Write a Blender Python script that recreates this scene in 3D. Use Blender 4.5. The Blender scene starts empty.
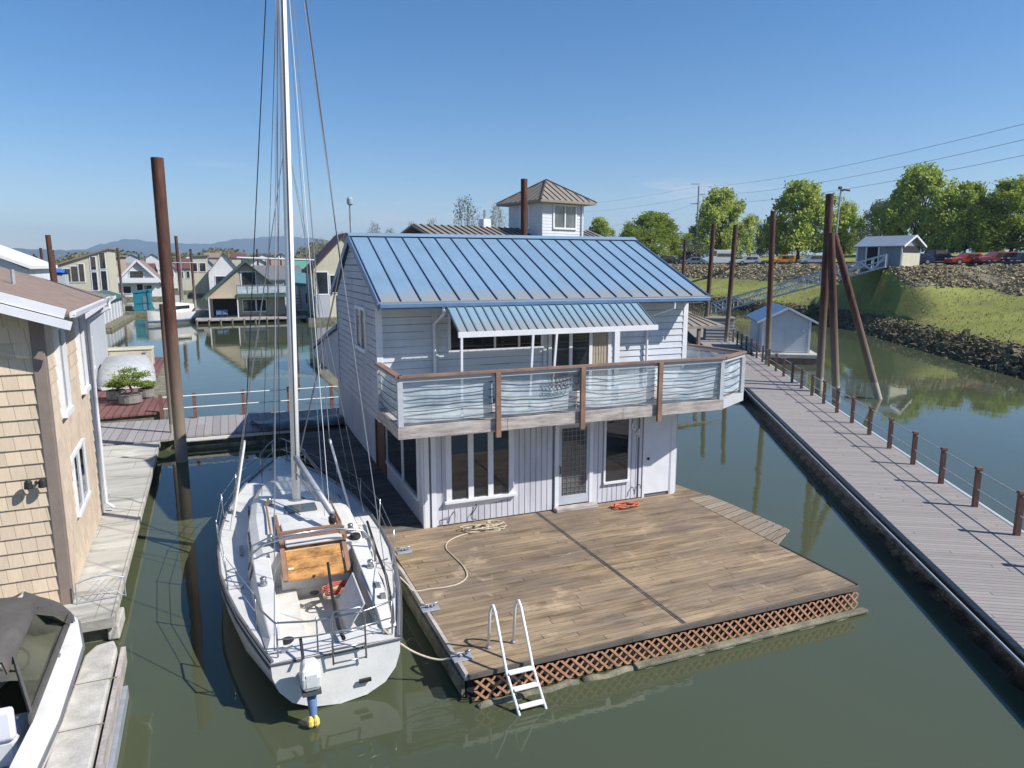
import bpy, math, random
from math import sin, cos, pi, radians, sqrt, atan2, hypot, floor
from mathutils import Vector, Matrix
random.seed(7)
S = bpy.context.scene
COL = S.collection
YAW = radians(22)
R_, D_ = (cos(YAW), sin(YAW)), (-sin(YAW), cos(YAW))
H0 = (-2.17, 16.62)
# the marina grid: r runs right along the dock fronts, d runs away from the camera
def W(r, d, z=0.0): return (H0[0]+r*R_[0]+d*D_[0], H0[1]+r*R_[1]+d*D_[1], z)
CZ = 7.0; FPX = 700.0; PIT = math.atan(120/FPX)
def at(px, py, z=0.0):          # point of the level z seen at a pixel of the photo
    u = (px-512)/FPX; v = (py-384)/FPX
    a = (u, cos(PIT)-v*sin(PIT), -(v*cos(PIT)+sin(PIT)))
    s = (z-CZ)/a[2]
    return (a[0]*s, a[1]*s, z)
def atY(px, py, Y):             # point at distance Y seen at a pixel
    u = (px-512)/FPX; v = (py-384)/FPX
    a = (u, cos(PIT)-v*sin(PIT), -(v*cos(PIT)+sin(PIT)))
    s = Y/a[1]
    return (a[0]*s, Y, CZ+a[2]*s)
def loc(p):
    X, Y = p[0]-H0[0], p[1]-H0[1]
    return (X*R_[0]+Y*R_[1], X*D_[0]+Y*D_[1], p[2])

# ---------------------------------------------------------------- materials
def newmat(name):
    m = bpy.data.materials.new(name); m.use_nodes = True
    nt = m.node_tree; b = nt.nodes['Principled BSDF']
    return m, nt, b
def nd(nt, t, **k):
    n = nt.nodes.new(t)
    for a, v in k.items():
        if a.startswith('i_'):
            key = a[2:]
            key = int(key) if key.isdigit() else key.replace('_', ' ')
            n.inputs[key].default_value = v
        else: setattr(n, a, v)
    return n
def lk(nt, a, b): nt.links.new(a, b)
def math_(nt, op, a, b=None, c=None):
    n = nt.nodes.new('ShaderNodeMath'); n.operation = op
    for i, v in enumerate((a, b, c)):
        if v is None: continue
        if isinstance(v, (int, float)): n.inputs[i].default_value = v
        else: nt.links.new(v, n.inputs[i])
    return n.outputs[0]
def mixc(nt, f, a, b, mode='MIX'):
    n = nt.nodes.new('ShaderNodeMix'); n.data_type = 'RGBA'; n.blend_type = mode
    for i, v in ((0, f), (6, a), (7, b)):
        if isinstance(v, (int, float)): n.inputs[i].default_value = v
        elif isinstance(v, tuple): n.inputs[i].default_value = (v[0], v[1], v[2], 1)
        else: nt.links.new(v, n.inputs[i])
    return n.outputs[2]
def coords(nt, scale=(1, 1, 1), rot=0):
    tc = nd(nt, 'ShaderNodeTexCoord'); mp = nd(nt, 'ShaderNodeMapping')
    mp.inputs['Scale'].default_value = scale; mp.inputs['Rotation'].default_value = (0, 0, rot)
    lk(nt, tc.outputs['Object'], mp.inputs[0]); return mp.outputs[0]
def noise(nt, vec, sc, det=4, rough=.55):
    n = nd(nt, 'ShaderNodeTexNoise'); n.inputs['Scale'].default_value = sc
    n.inputs['Detail'].default_value = det; n.inputs['Roughness'].default_value = rough
    lk(nt, vec, n.inputs['Vector']); return n.outputs['Fac']
def ramp(nt, f, stops):
    n = nd(nt, 'ShaderNodeValToRGB'); e = n.color_ramp.elements
    while len(e) < len(stops): e.new(.5)
    for q, (p, c) in zip(e, stops):
        q.position = p; q.color = (c[0], c[1], c[2], 1) if isinstance(c, tuple) else (c, c, c, 1)
    lk(nt, f, n.inputs[0]); return n.outputs[0]
def bump(nt, b, h, st=.3, dist=.02):
    n = nd(nt, 'ShaderNodeBump'); n.inputs['Strength'].default_value = st; n.inputs['Distance'].default_value = dist
    lk(nt, h, n.inputs['Height']); lk(nt, n.outputs[0], b.inputs['Normal'])
def simple(name, c, rough=.6, var=.12, sc=3.0, metal=0, stretch=(1, 1, 1), bmp=0, spec=None, fine=0.0):
    """one colour broken up by dirt and wear noise"""
    m, nt, b = newmat(name)
    v = coords(nt, stretch)
    n1 = noise(nt, v, sc, 5); n2 = noise(nt, v, sc*9, 3)
    f = math_(nt, 'ADD', math_(nt, 'MULTIPLY', n1, .7), math_(nt, 'MULTIPLY', n2, .3))
    dk = tuple(x*(1-var*1.6) for x in c); lt = tuple(min(1, x*(1+var)) for x in c)
    lk(nt, ramp(nt, f, [(.3, dk), (.7, lt)]), b.inputs['Base Color'])
    b.inputs['Roughness'].default_value = rough; b.inputs['Metallic'].default_value = metal
    if spec is not None: b.inputs['Specular IOR Level'].default_value = spec
    if bmp: bump(nt, b, n2, bmp, .02)
    return m
def planks(name, c1, c2, c3, width, axis='y', gap=.06, length=3.6, rough=.8, stain=None, gapc=(.02, .017, .014), stsc=.5):
    """boards laid side by side across `axis`; each its own shade, grain along the board, dark gaps, big stains"""
    m, nt, b = newmat(name)
    tc = nd(nt, 'ShaderNodeTexCoord'); sx = nd(nt, 'ShaderNodeSeparateXYZ'); lk(nt, tc.outputs['Object'], sx.inputs[0])
    A = sx.outputs['Y' if axis == 'y' else ('Z' if axis == 'z' else 'X')]; L = sx.outputs['X' if axis == 'y' else 'Y']
    if axis == 'z': L = sx.outputs['X']
    u = math_(nt, 'DIVIDE', A, width); i = math_(nt, 'FLOOR', u); fu = math_(nt, 'FRACT', u)
    wn = nd(nt, 'ShaderNodeTexWhiteNoise', noise_dimensions='1D'); lk(nt, i, wn.inputs['W'])
    v = math_(nt, 'ADD', math_(nt, 'DIVIDE', L, length), math_(nt, 'MULTIPLY', wn.outputs[0], 5.3))
    j = math_(nt, 'FLOOR', v); fv = math_(nt, 'FRACT', v)
    cm = nd(nt, 'ShaderNodeCombineXYZ'); lk(nt, i, cm.inputs[0]); lk(nt, j, cm.inputs[1])
    wn2 = nd(nt, 'ShaderNodeTexWhiteNoise', noise_dimensions='2D'); lk(nt, cm.outputs[0], wn2.inputs['Vector'])
    sc = (1.2, 14, 14) if axis != 'x' else (14, 1.2, 14)
    g = noise(nt, coords(nt, sc), 2.0, 6, .65)
    f = math_(nt, 'ADD', math_(nt, 'MULTIPLY', wn2.outputs[0], .3), math_(nt, 'MULTIPLY', g, .75))
    c = ramp(nt, f, [(.2, c1), (.52, c2), (.85, c3)])
    if stain:
        s = noise(nt, coords(nt, (.55, 1.4, 1) if axis == 'y' else (1, 1, 1)), stsc, 7, .62)
        c = mixc(nt, ramp(nt, s, [(.4, 0.0), (.62, .75)]), c, stain)
        s2 = noise(nt, coords(nt, (.35, 2.2, 1) if axis == 'y' else (1, 1, 1)), stsc*3.3, 6, .65)
        c = mixc(nt, ramp(nt, s2, [(.5, 0.0), (.66, .65)]), c, tuple(x*.42 for x in c1))
        s3 = noise(nt, coords(nt, (.8, .8, 1)), stsc*2.1, 5, .6); c = mixc(nt, ramp(nt, s3, [(.6, 0.0), (.7, .45)]), c, tuple(min(1, x*1.25) for x in c3))
        s4 = noise(nt, coords(nt, (1, 1, 1)), 17, 3, .6); c = mixc(nt, ramp(nt, s4, [(.66, 0.0), (.75, .5)]), c, tuple(x*.3 for x in c1))
    e = math_(nt, 'MINIMUM', fu, math_(nt, 'SUBTRACT', 1, fu))
    gm = math_(nt, 'LESS_THAN', e, gap/2)
    gm = math_(nt, 'MAXIMUM', gm, math_(nt, 'LESS_THAN', fv, .004))
    c = mixc(nt, math_(nt, 'MULTIPLY', gm, .85), c, gapc)
    lk(nt, c, b.inputs['Base Color']); b.inputs['Roughness'].default_value = rough
    b.inputs['Specular IOR Level'].default_value = .25
    bump(nt, b, math_(nt, 'SUBTRACT', math_(nt, 'MULTIPLY', g, .4), gm), .35, .01)
    return m
def shingle_mat(name, c, w=.17, row=.28):
    m, nt, b = newmat(name)
    tc = nd(nt, 'ShaderNodeTexCoord'); sx = nd(nt, 'ShaderNodeSeparateXYZ'); lk(nt, tc.outputs['Object'], sx.inputs[0])
    L = math_(nt, 'ADD', sx.outputs['X'], sx.outputs['Y'])
    i = math_(nt, 'FLOOR', math_(nt, 'DIVIDE', sx.outputs['Z'], row))
    wn = nd(nt, 'ShaderNodeTexWhiteNoise', noise_dimensions='1D'); lk(nt, i, wn.inputs['W'])
    v = math_(nt, 'ADD', math_(nt, 'DIVIDE', L, w), math_(nt, 'MULTIPLY', wn.outputs[0], 7.7))
    nz = math_(nt, 'MULTIPLY', wn.outputs[0], 3.0)
    v = math_(nt, 'ADD', v, nz)
    fv = math_(nt, 'FRACT', v); j = math_(nt, 'FLOOR', v)
    cm = nd(nt, 'ShaderNodeCombineXYZ'); lk(nt, i, cm.inputs[0]); lk(nt, j, cm.inputs[1])
    wn2 = nd(nt, 'ShaderNodeTexWhiteNoise', noise_dimensions='2D'); lk(nt, cm.outputs[0], wn2.inputs['Vector'])
    g = noise(nt, coords(nt, (16, 16, 1.5)), 2, 5, .6)
    f = math_(nt, 'ADD', math_(nt, 'MULTIPLY', wn2.outputs[0], .35), math_(nt, 'MULTIPLY', g, .65))
    col = ramp(nt, f, [(.2, tuple(x*.8 for x in c)), (.8, tuple(x*1.1 for x in c))])
    gm = math_(nt, 'LESS_THAN', fv, .05)
    lk(nt, mixc(nt, math_(nt, 'MULTIPLY', gm, .6), col, tuple(x*.35 for x in c)), b.inputs['Base Color'])
    b.inputs['Roughness'].default_value = .85; b.inputs['Specular IOR Level'].default_value = .2
    bump(nt, b, math_(nt, 'SUBTRACT', math_(nt, 'MULTIPLY', g, .5), gm), .5, .01)
    return m
def siding_mat(name, c, stretch=(.6, .6, 8), dirt=.25, dirtc=(.12, .12, .11)):
    m, nt, b = newmat(name)
    g = noise(nt, coords(nt, stretch), 1.6, 6, .65); d = noise(nt, coords(nt, (1, 1, .35)), 1.1, 6, .6)
    col = ramp(nt, g, [(.25, tuple(x*.86 for x in c)), (.75, tuple(min(1, x*1.06) for x in c))])
    col = mixc(nt, math_(nt, 'MULTIPLY', ramp(nt, d, [(.45, 0.0), (.8, 1.0)]), dirt), col, dirtc)
    lk(nt, col, b.inputs['Base Color']); b.inputs['Roughness'].default_value = .6; b.inputs['Specular IOR Level'].default_value = .3
    bump(nt, b, g, .12, .01); return m
def glass_mat(name, c=(.025, .03, .035), rough=.03):
    m, nt, b = newmat(name)
    n = noise(nt, coords(nt), .9, 2)
    lk(nt, ramp(nt, n, [(.35, tuple(x*.6 for x in c)), (.7, tuple(x*1.5 for x in c))]), b.inputs['Base Color'])
    b.inputs['Roughness'].default_value = rough; b.inputs['IOR'].default_value = 1.6
    b.inputs['Specular IOR Level'].default_value = .7
    n2 = noise(nt, coords(nt), 1.3, 2); bump(nt, b, n2, .03, .05)
    return m
def rust_mat(name, c=(.088, .040, .028)):
    m, nt, b = newmat(name)
    tc = nd(nt, 'ShaderNodeTexCoord'); sx = nd(nt, 'ShaderNodeSeparateXYZ'); lk(nt, tc.outputs['Object'], sx.inputs[0])
    g = noise(nt, coords(nt, (3, 3, .5)), 2.2, 7, .65)
    col = ramp(nt, g, [(.28, tuple(x*.5 for x in c)), (.5, c), (.78, (c[0]*1.9, c[1]*2.0, c[2]*2.0))])
    h = math_(nt, 'ADD', sx.outputs['Z'], math_(nt, 'MULTIPLY', g, .5))
    pale = ramp(nt, math_(nt, 'MULTIPLY', h, .1), [(.02, 0.0), (.03, 1.0), (.165, 1.0), (.172, .5), (.6, 0.0)])
    col = mixc(nt, pale, col, (.36, .33, .26))
    moss = ramp(nt, math_(nt, 'MULTIPLY', h, .1), [(.055, 1.0), (.075, 0.0)])
    col = mixc(nt, moss, col, (.05, .05, .02))
    lk(nt, col, b.inputs['Base Color']); b.inputs['Roughness'].default_value = .75; b.inputs['Specular IOR Level'].default_value = .3
    bump(nt, b, g, .3, .02); return m
def leaf_mat(name, c1, c2, sc=.5, trans=.25):
    m, nt, b = newmat(name)
    g = noise(nt, coords(nt), sc, 3); g2 = noise(nt, coords(nt), sc*8, 2)
    f = math_(nt, 'ADD', math_(nt, 'MULTIPLY', g, .65), math_(nt, 'MULTIPLY', g2, .35))
    lk(nt, ramp(nt, f, [(.36, c1), (.62, c2)]), b.inputs['Base Color'])
    b.inputs['Roughness'].default_value = .6; b.inputs['Specular IOR Level'].default_value = .2
    if trans:
        tr = nd(nt, 'ShaderNodeBsdfTranslucent'); lk(nt, ramp(nt, f, [(.36, c1), (.62, c2)]), tr.inputs[0])
        mx = nd(nt, 'ShaderNodeMixShader'); mx.inputs[0].default_value = trans
        lk(nt, b.outputs[0], mx.inputs[1]); lk(nt, tr.outputs[0], mx.inputs[2])
        lk(nt, mx.outputs[0], nt.nodes['Material Output'].inputs[0])
    return m
def metal_roof(name, c, fade=(.5, .45, .38), fz=None):
    m, nt, b = newmat(name)
    g = noise(nt, coords(nt, (.7, .7, .7)), 1.3, 6, .6); g2 = noise(nt, coords(nt, (6, .6, .6)), 2, 4)
    col = ramp(nt, math_(nt, 'ADD', math_(nt, 'MULTIPLY', g, .6), math_(nt, 'MULTIPLY', g2, .4)), [(.3, tuple(x*.86 for x in c)), (.7, tuple(x*1.1 for x in c))])
    s = noise(nt, coords(nt, (2, .5, .5)), 3, 6, .7)
    col = mixc(nt, ramp(nt, s, [(.56, 0.0), (.8, .55)]), col, tuple(x*.45 for x in fade))
    if fz is not None:      # lichen and chalk along the low edge
        tc = nd(nt, 'ShaderNodeTexCoord'); sx = nd(nt, 'ShaderNodeSeparateXYZ'); lk(nt, tc.outputs['Object'], sx.inputs[0])
        e = math_(nt, 'SUBTRACT', fz+.28, sx.outputs['Z'])
        e = math_(nt, 'MULTIPLY', math_(nt, 'MAXIMUM', math_(nt, 'MULTIPLY', e, 3.2), 0), math_(nt, 'MULTIPLY', g2, 1.6))
        col = mixc(nt, math_(nt, 'MINIMUM', e, .75), col, (.27, .24, .2))
    lk(nt, col, b.inputs['Base Color']); b.inputs['Roughness'].default_value = .55
    b.inputs['Metallic'].default_value = .0; b.inputs['Specular IOR Level'].default_value = .35
    bump(nt, b, g, .05, .05); return m

M = {}
M['blue_roof'] = metal_roof('blue_metal_roof', (.165, .265, .375), fz=6.12)
M['blue_seam'] = simple('blue_seam', (.055, .095, .17), .5, .1)
M['awn_roof'] = metal_roof('awning_metal', (.19, .29, .36), fz=5.45)
M['awn_seam'] = simple('awning_seam', (.10, .17, .22), .5, .1)
M['blue_trim'] = simple('blue_trim', (.10, .19, .33), .45, .12)
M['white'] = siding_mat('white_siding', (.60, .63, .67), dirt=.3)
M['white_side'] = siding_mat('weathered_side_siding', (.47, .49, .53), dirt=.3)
M['white_trim'] = simple('white_trim', (.70, .71, .74), .5, .06)
M['lav'] = siding_mat('board_siding', (.60, .60, .65), (8, 8, .6), .32)
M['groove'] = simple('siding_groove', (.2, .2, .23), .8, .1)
M['glass'] = glass_mat('window_glass')
M['glass_mid'] = glass_mat('window_glass_pale', (.09, .1, .1), .05)
M['deck'] = planks('old_deck_boards', (.19, .13, .075), (.33, .24, .145), (.47, .36, .235), .14, 'y', .05, 3.6, stain=(.155, .125, .10), stsc=.7)
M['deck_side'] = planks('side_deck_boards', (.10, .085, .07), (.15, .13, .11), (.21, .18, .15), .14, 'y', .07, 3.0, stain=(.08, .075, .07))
M['walk'] = planks('grey_walk_boards', (.22, .20, .19), (.28, .255, .24), (.35, .32, .3), .14, 'y', .12, 6.0, gapc=(.09, .085, .085))
M['walk_x'] = planks('grey_cross_boards', (.22, .21, .215), (.29, .275, .275), (.36, .34, .34), .3, 'x', .07, 6.0, gapc=(.06, .055, .055))
M['red_deck'] = planks('red_brown_boards', (.13, .06, .055), (.18, .085, .08), (.24, .12, .11), .3, 'x', .12, 8.0, gapc=(.03, .015, .015))
M['pale_deck'] = planks('pale_boards', (.42, .41, .37), (.5, .48, .43), (.58, .56, .5), .9, 'y', .015, 4.0, gapc=(.2, .19, .17), stain=(.4, .385, .34))
M['ramp'] = planks('ramp_boards', (.2, .155, .11), (.31, .25, .185), (.42, .35, .27), .26, 'y', .09, 4.0)
M['lattice'] = simple('lattice_wood', (.48, .25, .14), .75, .3, 6)
M['beam'] = simple('weathered_beam', (.42, .38, .35), .8, .35, 2.2, stretch=(1, 1, 6), bmp=.3)
M['log'] = simple('mossy_log', (.20, .19, .13), .9, .5, 2.5, bmp=.5)
M['brownrail'] = simple('brown_rail', (.25, .15, .11), .65, .25, 3)
M['redpost'] = simple('dock_post', (.17, .085, .065), .7, .25, 4)
M['brown_door'] = simple('brown_frame', (.16, .07, .04), .6, .3)
M['rust'] = rust_mat('rusted_steel')
M['chrome'] = simple('stainless', (.45, .45, .46), .28, .1, 5, metal=.9)
M['alu'] = simple('painted_aluminium', (.78, .79, .80), .35, .06)
M['galv'] = simple('galvanised', (.36, .39, .43), .5, .15, 6, metal=.3)
M['truss'] = simple('grey_truss', (.50, .53, .57), .5, .12, 6)
M['wire'] = simple('wire_rope', (.3, .3, .31), .45, .1, 5, metal=.6)
M['darkwire'] = simple('dark_wire', (.07, .075, .085), .6, .1)
M['gel'] = simple('white_gelcoat', (.64, .635, .61), .35, .1, 1.8)
M['gel_dirty'] = simple('cockpit_gelcoat', (.63, .61, .56), .45, .12, 3.5)
M['gel_grey'] = simple('grey_nonskid', (.55, .56, .58), .65, .12, 5)
M['plywood'] = simple('varnished_plywood', (.46, .23, .07), .45, .5, 4, stretch=(1, 1, 3))
M['teak'] = simple('teak', (.26, .14, .08), .6, .2, 5)
M['black'] = simple('black_rubber', (.018, .018, .02), .6, .3, 5)
M['tarp'] = simple('liner_and_shade_black', (.014, .014, .016), .28, .3, 1.2, bmp=1.0)  # walkway liner; also the added shade patch on the cross walk
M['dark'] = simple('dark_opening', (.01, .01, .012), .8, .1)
M['rope'] = simple('cream_rope', (.52, .45, .33), .85, .15, 20)
M['redrope'] = simple('red_hose', (.55, .13, .07), .6, .2, 10)
M['bluecloth'] = simple('blue_cover', (.09, .16, .30), .75, .25, 6)
M['yellow'] = simple('yellow_tie', (.75, .55, .12), .7, .2)
M['shingle'] = shingle_mat('cream_shingles', (.61, .495, .365), .24, .28)
M['shingle2'] = shingle_mat('cream_shingles_side', (.58, .475, .365), .24, .28)
M['browntrim'] = simple('brown_corner_board', (.22, .175, .145), .7, .12)
M['brownroof'] = simple('brown_roll_roofing', (.24, .175, .14), .9, .16, 5, bmp=.3)
M['greyroof'] = simple('grey_roofing', (.15, .155, .165), .85, .2, 4, bmp=.3)
M['greenroof'] = simple('green_roofing', (.055, .115, .09), .7, .2, 4)
M['maroonroof'] = simple('maroon_roofing', (.14, .055, .05), .75, .2, 4)
M['tealroof'] = simple('teal_roofing', (.10, .22, .25), .6, .2, 4)
M['tan_metal'] = metal_roof('tan_metal_roof', (.25, .215, .18))
M['tan_seam'] = simple('tan_seam', (.09, .075, .06), .6, .1)
M['greyside'] = siding_mat('grey_siding', (.46, .48, .51))
M['beige'] = siding_mat('beige_siding', (.46, .40, .31))
M['cream'] = siding_mat('cream_siding', (.55, .52, .40))
M['whitewall'] = siding_mat('white_wall', (.68, .68, .68))
M['turq'] = simple('turquoise_paint', (.02, .19, .25), .6, .2)
M['concrete'] = simple('old_concrete', (.46, .44, .40), .9, .22, 3.5, bmp=.4)
M['pavement'] = simple('asphalt', (.055, .055, .058), .9, .15, 2)
M['pipe'] = simple('white_pipe', (.74, .74, .72), .4, .06)
M['canvas'] = simple('grey_canvas', (.085, .08, .075), .85, .18, 4, bmp=.3)
M['greycover'] = simple('pale_boat_cover', (.40, .42, .43), .7, .15, 4, bmp=.3)
M['pot'] = simple('clay_pot', (.30, .10, .07), .7, .15)
M['potgrey'] = simple('grey_barrel_pot', (.22, .21, .19), .8, .2, 5)
M['bark'] = simple('bark', (.11, .09, .07), .9, .3, 4, bmp=.5)
M['leafA'] = leaf_mat('fresh_leaves', (.20, .27, .055), (.43, .50, .10), .5, .35)
M['leafB'] = leaf_mat('sage_leaves', (.18, .22, .10), (.32, .37, .16))
M['leafC'] = leaf_mat('olive_twigs', (.13, .12, .06), (.24, .22, .11))
M['pine'] = leaf_mat('pine_needles', (.07, .12, .02), (.22, .27, .05), 3)
M['woods'] = leaf_mat('far_woods', (.11, .11, .06), (.20, .20, .10), .15)
M['rock'] = simple('riprap_rock', (.36, .295, .17), .95, .5, .8)
M['scrub'] = simple('dark_scrub', (.17, .145, .085), .95, .5, .7)
M['tyre'] = simple('tyre', (.02, .02, .02), .8, .1)
def paint(name, c): return simple(name, c, .25, .04, 2)
def water_mat():
    m, nt, b = newmat('river_water')
    tc = nd(nt, 'ShaderNodeTexCoord'); mp = nd(nt, 'ShaderNodeMapping'); lk(nt, tc.outputs['Object'], mp.inputs[0])
    v = mp.outputs[0]
    n = noise(nt, v, .06, 4)
    lk(nt, ramp(nt, n, [(.35, (.060, .071, .040)), (.7, (.076, .090, .050))]), b.inputs['Base Color'])
    b.inputs['Roughness'].default_value = .02; b.inputs['IOR'].default_value = 1.42
    n1 = noise(nt, v, .9, 3, .5); n2 = noise(nt, v, 5.0, 2, .5)
    big = ramp(nt, noise(nt, v, .05, 2), [(.42, .35), (.62, 1.0)])
    h = math_(nt, 'ADD', n1, math_(nt, 'MULTIPLY', n2, .2))
    bm = nd(nt, 'ShaderNodeBump'); bm.inputs['Distance'].default_value = .02
    lk(nt, math_(nt, 'MULTIPLY', big, .35), bm.inputs['Strength']); lk(nt, h, bm.inputs['Height']); lk(nt, bm.outputs[0], b.inputs['Normal'])
    return m
M['water'] = water_mat()

# ---------------------------------------------------------------- mesh builder
class MB:
    def __init__(s, f=None): s.v = []; s.F = []; s.f = f
    def add(s, vs, fs):
        o = len(s.v); s.v += [tuple(s.f(p)) if s.f else tuple(p) for p in vs]; s.F += [tuple(i+o for i in q) for q in fs]; return s
    def box(s, x0, x1, y0, y1, z0, z1):
        return s.hexa([(x0, y0, z0), (x1, y0, z0), (x1, y1, z0), (x0, y1, z0), (x0, y0, z1), (x1, y0, z1), (x1, y1, z1), (x0, y1, z1)])
    def hexa(s, p): return s.add(p, [(0, 3, 2, 1), (4, 5, 6, 7), (0, 1, 5, 4), (1, 2, 6, 5), (2, 3, 7, 6), (3, 0, 4, 7)])
    def quad(s, *p): return s.add(p, [tuple(range(len(p)))])
    def prism(s, poly, z0, z1):      # poly of (x,y)
        n = len(poly)
        return s.add([(x, y, z0) for x, y in poly]+[(x, y, z1) for x, y in poly],
                     [tuple(range(n))[::-1], tuple(range(n, 2*n))]+[(i, (i+1) % n, n+(i+1) % n, n+i) for i in range(n)])
    def extr(s, poly, vec):          # poly of 3d points extruded by a vector
        n = len(poly); v = Vector(vec)
        return s.add([tuple(p) for p in poly]+[tuple(Vector(p)+v) for p in poly],
                     [tuple(range(n))[::-1], tuple(range(n, 2*n))]+[(i, (i+1) % n, n+(i+1) % n, n+i) for i in range(n)])
    def bar(s, p, q, w, h=None, up=(0, 0, 1)):   # rectangular bar from p to q
        h = h or w; p, q = Vector(p), Vector(q); d = (q-p).normalized(); u = Vector(up)
        if abs(d.dot(u)) > .99: u = Vector((1, 0, 0))
        a = d.cross(u).normalized()*w/2; b = a.cross(d).normalized()*h/2
        return s.hexa([tuple(x) for x in (p-a-b, p+a-b, q+a-b, q-a-b, p-a+b, p+a+b, q+a+b, q-a+b)])
    def tube(s, pts, r, n=8, r1=None, cap=True):
        pts = [Vector(p) for p in pts]; k = len(pts); rs = list(r) if isinstance(r, (list, tuple)) else [r+((r1 if r1 is not None else r)-r)*i/max(1, k-1) for i in range(k)]
        rs += [rs[-1]]*(k-len(rs))
        vs = []; pa = None
        for i, p in enumerate(pts):
            d = (pts[min(i+1, k-1)]-pts[max(i-1, 0)]).normalized()
            if pa is None:
                u = Vector((0, 0, 1)) if abs(d.z) < .9 else Vector((1, 0, 0)); a = d.cross(u).normalized()
            else: a = (pa-d*pa.dot(d)).normalized()
            pa = a; b = d.cross(a)
            vs += [tuple(p+(a*cos(2*pi*j/n)+b*sin(2*pi*j/n))*rs[i]) for j in range(n)]
        fs = [(i*n+j, i*n+(j+1) % n, (i+1)*n+(j+1) % n, (i+1)*n+j) for i in range(k-1) for j in range(n)]
        if cap: fs += [tuple(range(n))[::-1], tuple(range((k-1)*n, k*n))]
        return s.add(vs, fs)
    def lathe(s, prof, c=(0, 0, 0), n=16):      # prof of (radius,z)
        vs = [(c[0]+r*cos(2*pi*j/n), c[1]+r*sin(2*pi*j/n), c[2]+z) for r, z in prof for j in range(n)]
        k = len(prof)
        return s.add(vs, [(i*n+j, i*n+(j+1) % n, (i+1)*n+(j+1) % n, (i+1)*n+j) for i in range(k-1) for j in range(n)]+[tuple(range(n))[::-1], tuple(range((k-1)*n, k*n))])
    def loft(s, secs, closed=False, caps=False):
        n = len(secs[0]); vs = [tuple(p) for q in secs for p in q]; m = n if closed else n-1
        fs = [(i*n+j, i*n+(j+1) % n, (i+1)*n+(j+1) % n, (i+1)*n+j) for i in range(len(secs)-1) for j in range(m)]
        if caps: fs += [tuple(range(n))[::-1], tuple(range((len(secs)-1)*n, len(secs)*n))]
        return s.add(vs, fs)
    def mesh(s, name, mat, smooth=False):
        me = bpy.data.meshes.new(name); me.from_pydata(s.v, [], s.F); me.update()
        for m in (mat if isinstance(mat, (list, tuple)) else [mat]): me.materials.append(m)
        if smooth:
            for p in me.polygons: p.use_smooth = True
        return me
    def build(s, name, mat, parent=None, smooth=False, label=None, bevel=0, recalc=True):
        me = s.mesh(name, mat, smooth)
        if recalc:
            import bmesh
            b = bmesh.new(); b.from_mesh(me); bmesh.ops.recalc_face_normals(b, faces=b.faces); b.to_mesh(me); b.free()
        o = bpy.data.objects.new(name, me); COL.objects.link(o)
        if parent: o.parent = parent
        if label: o['label'] = label
        if bevel:
            m = o.modifiers.new('bevel', 'BEVEL'); m.width = bevel; m.segments = 2; m.limit_method = 'ANGLE'; m.angle_limit = radians(40)
        return o
def thing(name, label, cat, p=(0, 0, 0), rot=YAW, group=None):
    o = bpy.data.objects.new(name, None); o.empty_display_size = .2; COL.objects.link(o)
    o.location = p; o.rotation_euler = (0, 0, rot); o['label'] = label; o['category'] = cat
    if group: o['group'] = group
    return o
def tag(o, label, cat, group=None, kind=None):
    o['label'] = label; o['category'] = cat
    if group: o['group'] = group
    if kind: o['kind'] = kind
    return o
def struct(o): o['kind'] = 'structure'; return o
def copytree(o, loc_=None, rot=None, scale=None, label=None, parent=None):
    c = o.copy(); COL.objects.link(c); c.parent = parent
    if parent is None and loc_ is not None: c.location = loc_
    if rot is not None: c.rotation_euler = (0, 0, rot)
    if scale: c.scale = (scale,)*3 if not isinstance(scale, tuple) else scale
    if label: c['label'] = label
    for ch in o.children: copytree(ch, parent=c)
    return c
# wall-plane helpers: face F (looks to -y), B (+y), L (-x), R (+x); a = along, o = outwards
def fp(face, c, a, z, o=0.0):
    return {'F': (a, c-o, z), 'B': (a, c+o, z), 'L': (c-o, a, z), 'R': (c+o, a, z)}[face]
def fbox(mb, face, c, a0, a1, z0, z1, o0, o1):
    ps = [fp(face, c, a, z, o) for z in (z0, z1) for (a, o) in ((a0, o0), (a1, o0), (a1, o1), (a0, o1))]
    return mb.hexa(ps)
def laps(mb, face, c, a0, a1, z0, z1, step=.2, out=.03, top=None):
    """overlapping boards; top(a) gives the wall's height for gables"""
    z = z0
    while z < z1-1e-3:
        zt = min(z+step, z1)
        L0, L1 = a0, a1
        T0, T1 = a0, a1
        if top:
            def span(zz):
                xs = [a0+(a1-a0)*i/200 for i in range(201)]; ok = [x for x in xs if top(x) >= zz]
                return (ok[0], ok[-1]) if ok else None
            sl, st = span(z), span(zt)
            if not sl: break
            L0, L1 = sl
            if st: T0, T1 = st
            else:
                mid = (L0+L1)/2; T0, T1 = mid-.01, mid+.01; zt = max(top(mid), z+.01)
        mb.quad(fp(face, c, L0, z, out), fp(face, c, L1, z, out), fp(face, c, T1, zt, .004), fp(face, c, T0, zt, .004))
        mb.quad(fp(face, c, L0, z, .004), fp(face, c, L1, z, .004), fp(face, c, L1, z, out), fp(face, c, L0, z, out))
        mb.quad(fp(face, c, L0, z, 0), fp(face, c, L0, z, out), fp(face, c, T0, zt, 0))
        mb.quad(fp(face, c, L1, z, 0), fp(face, c, L1, z, out), fp(face, c, T1, zt, 0))
        z += step
    return mb
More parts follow.
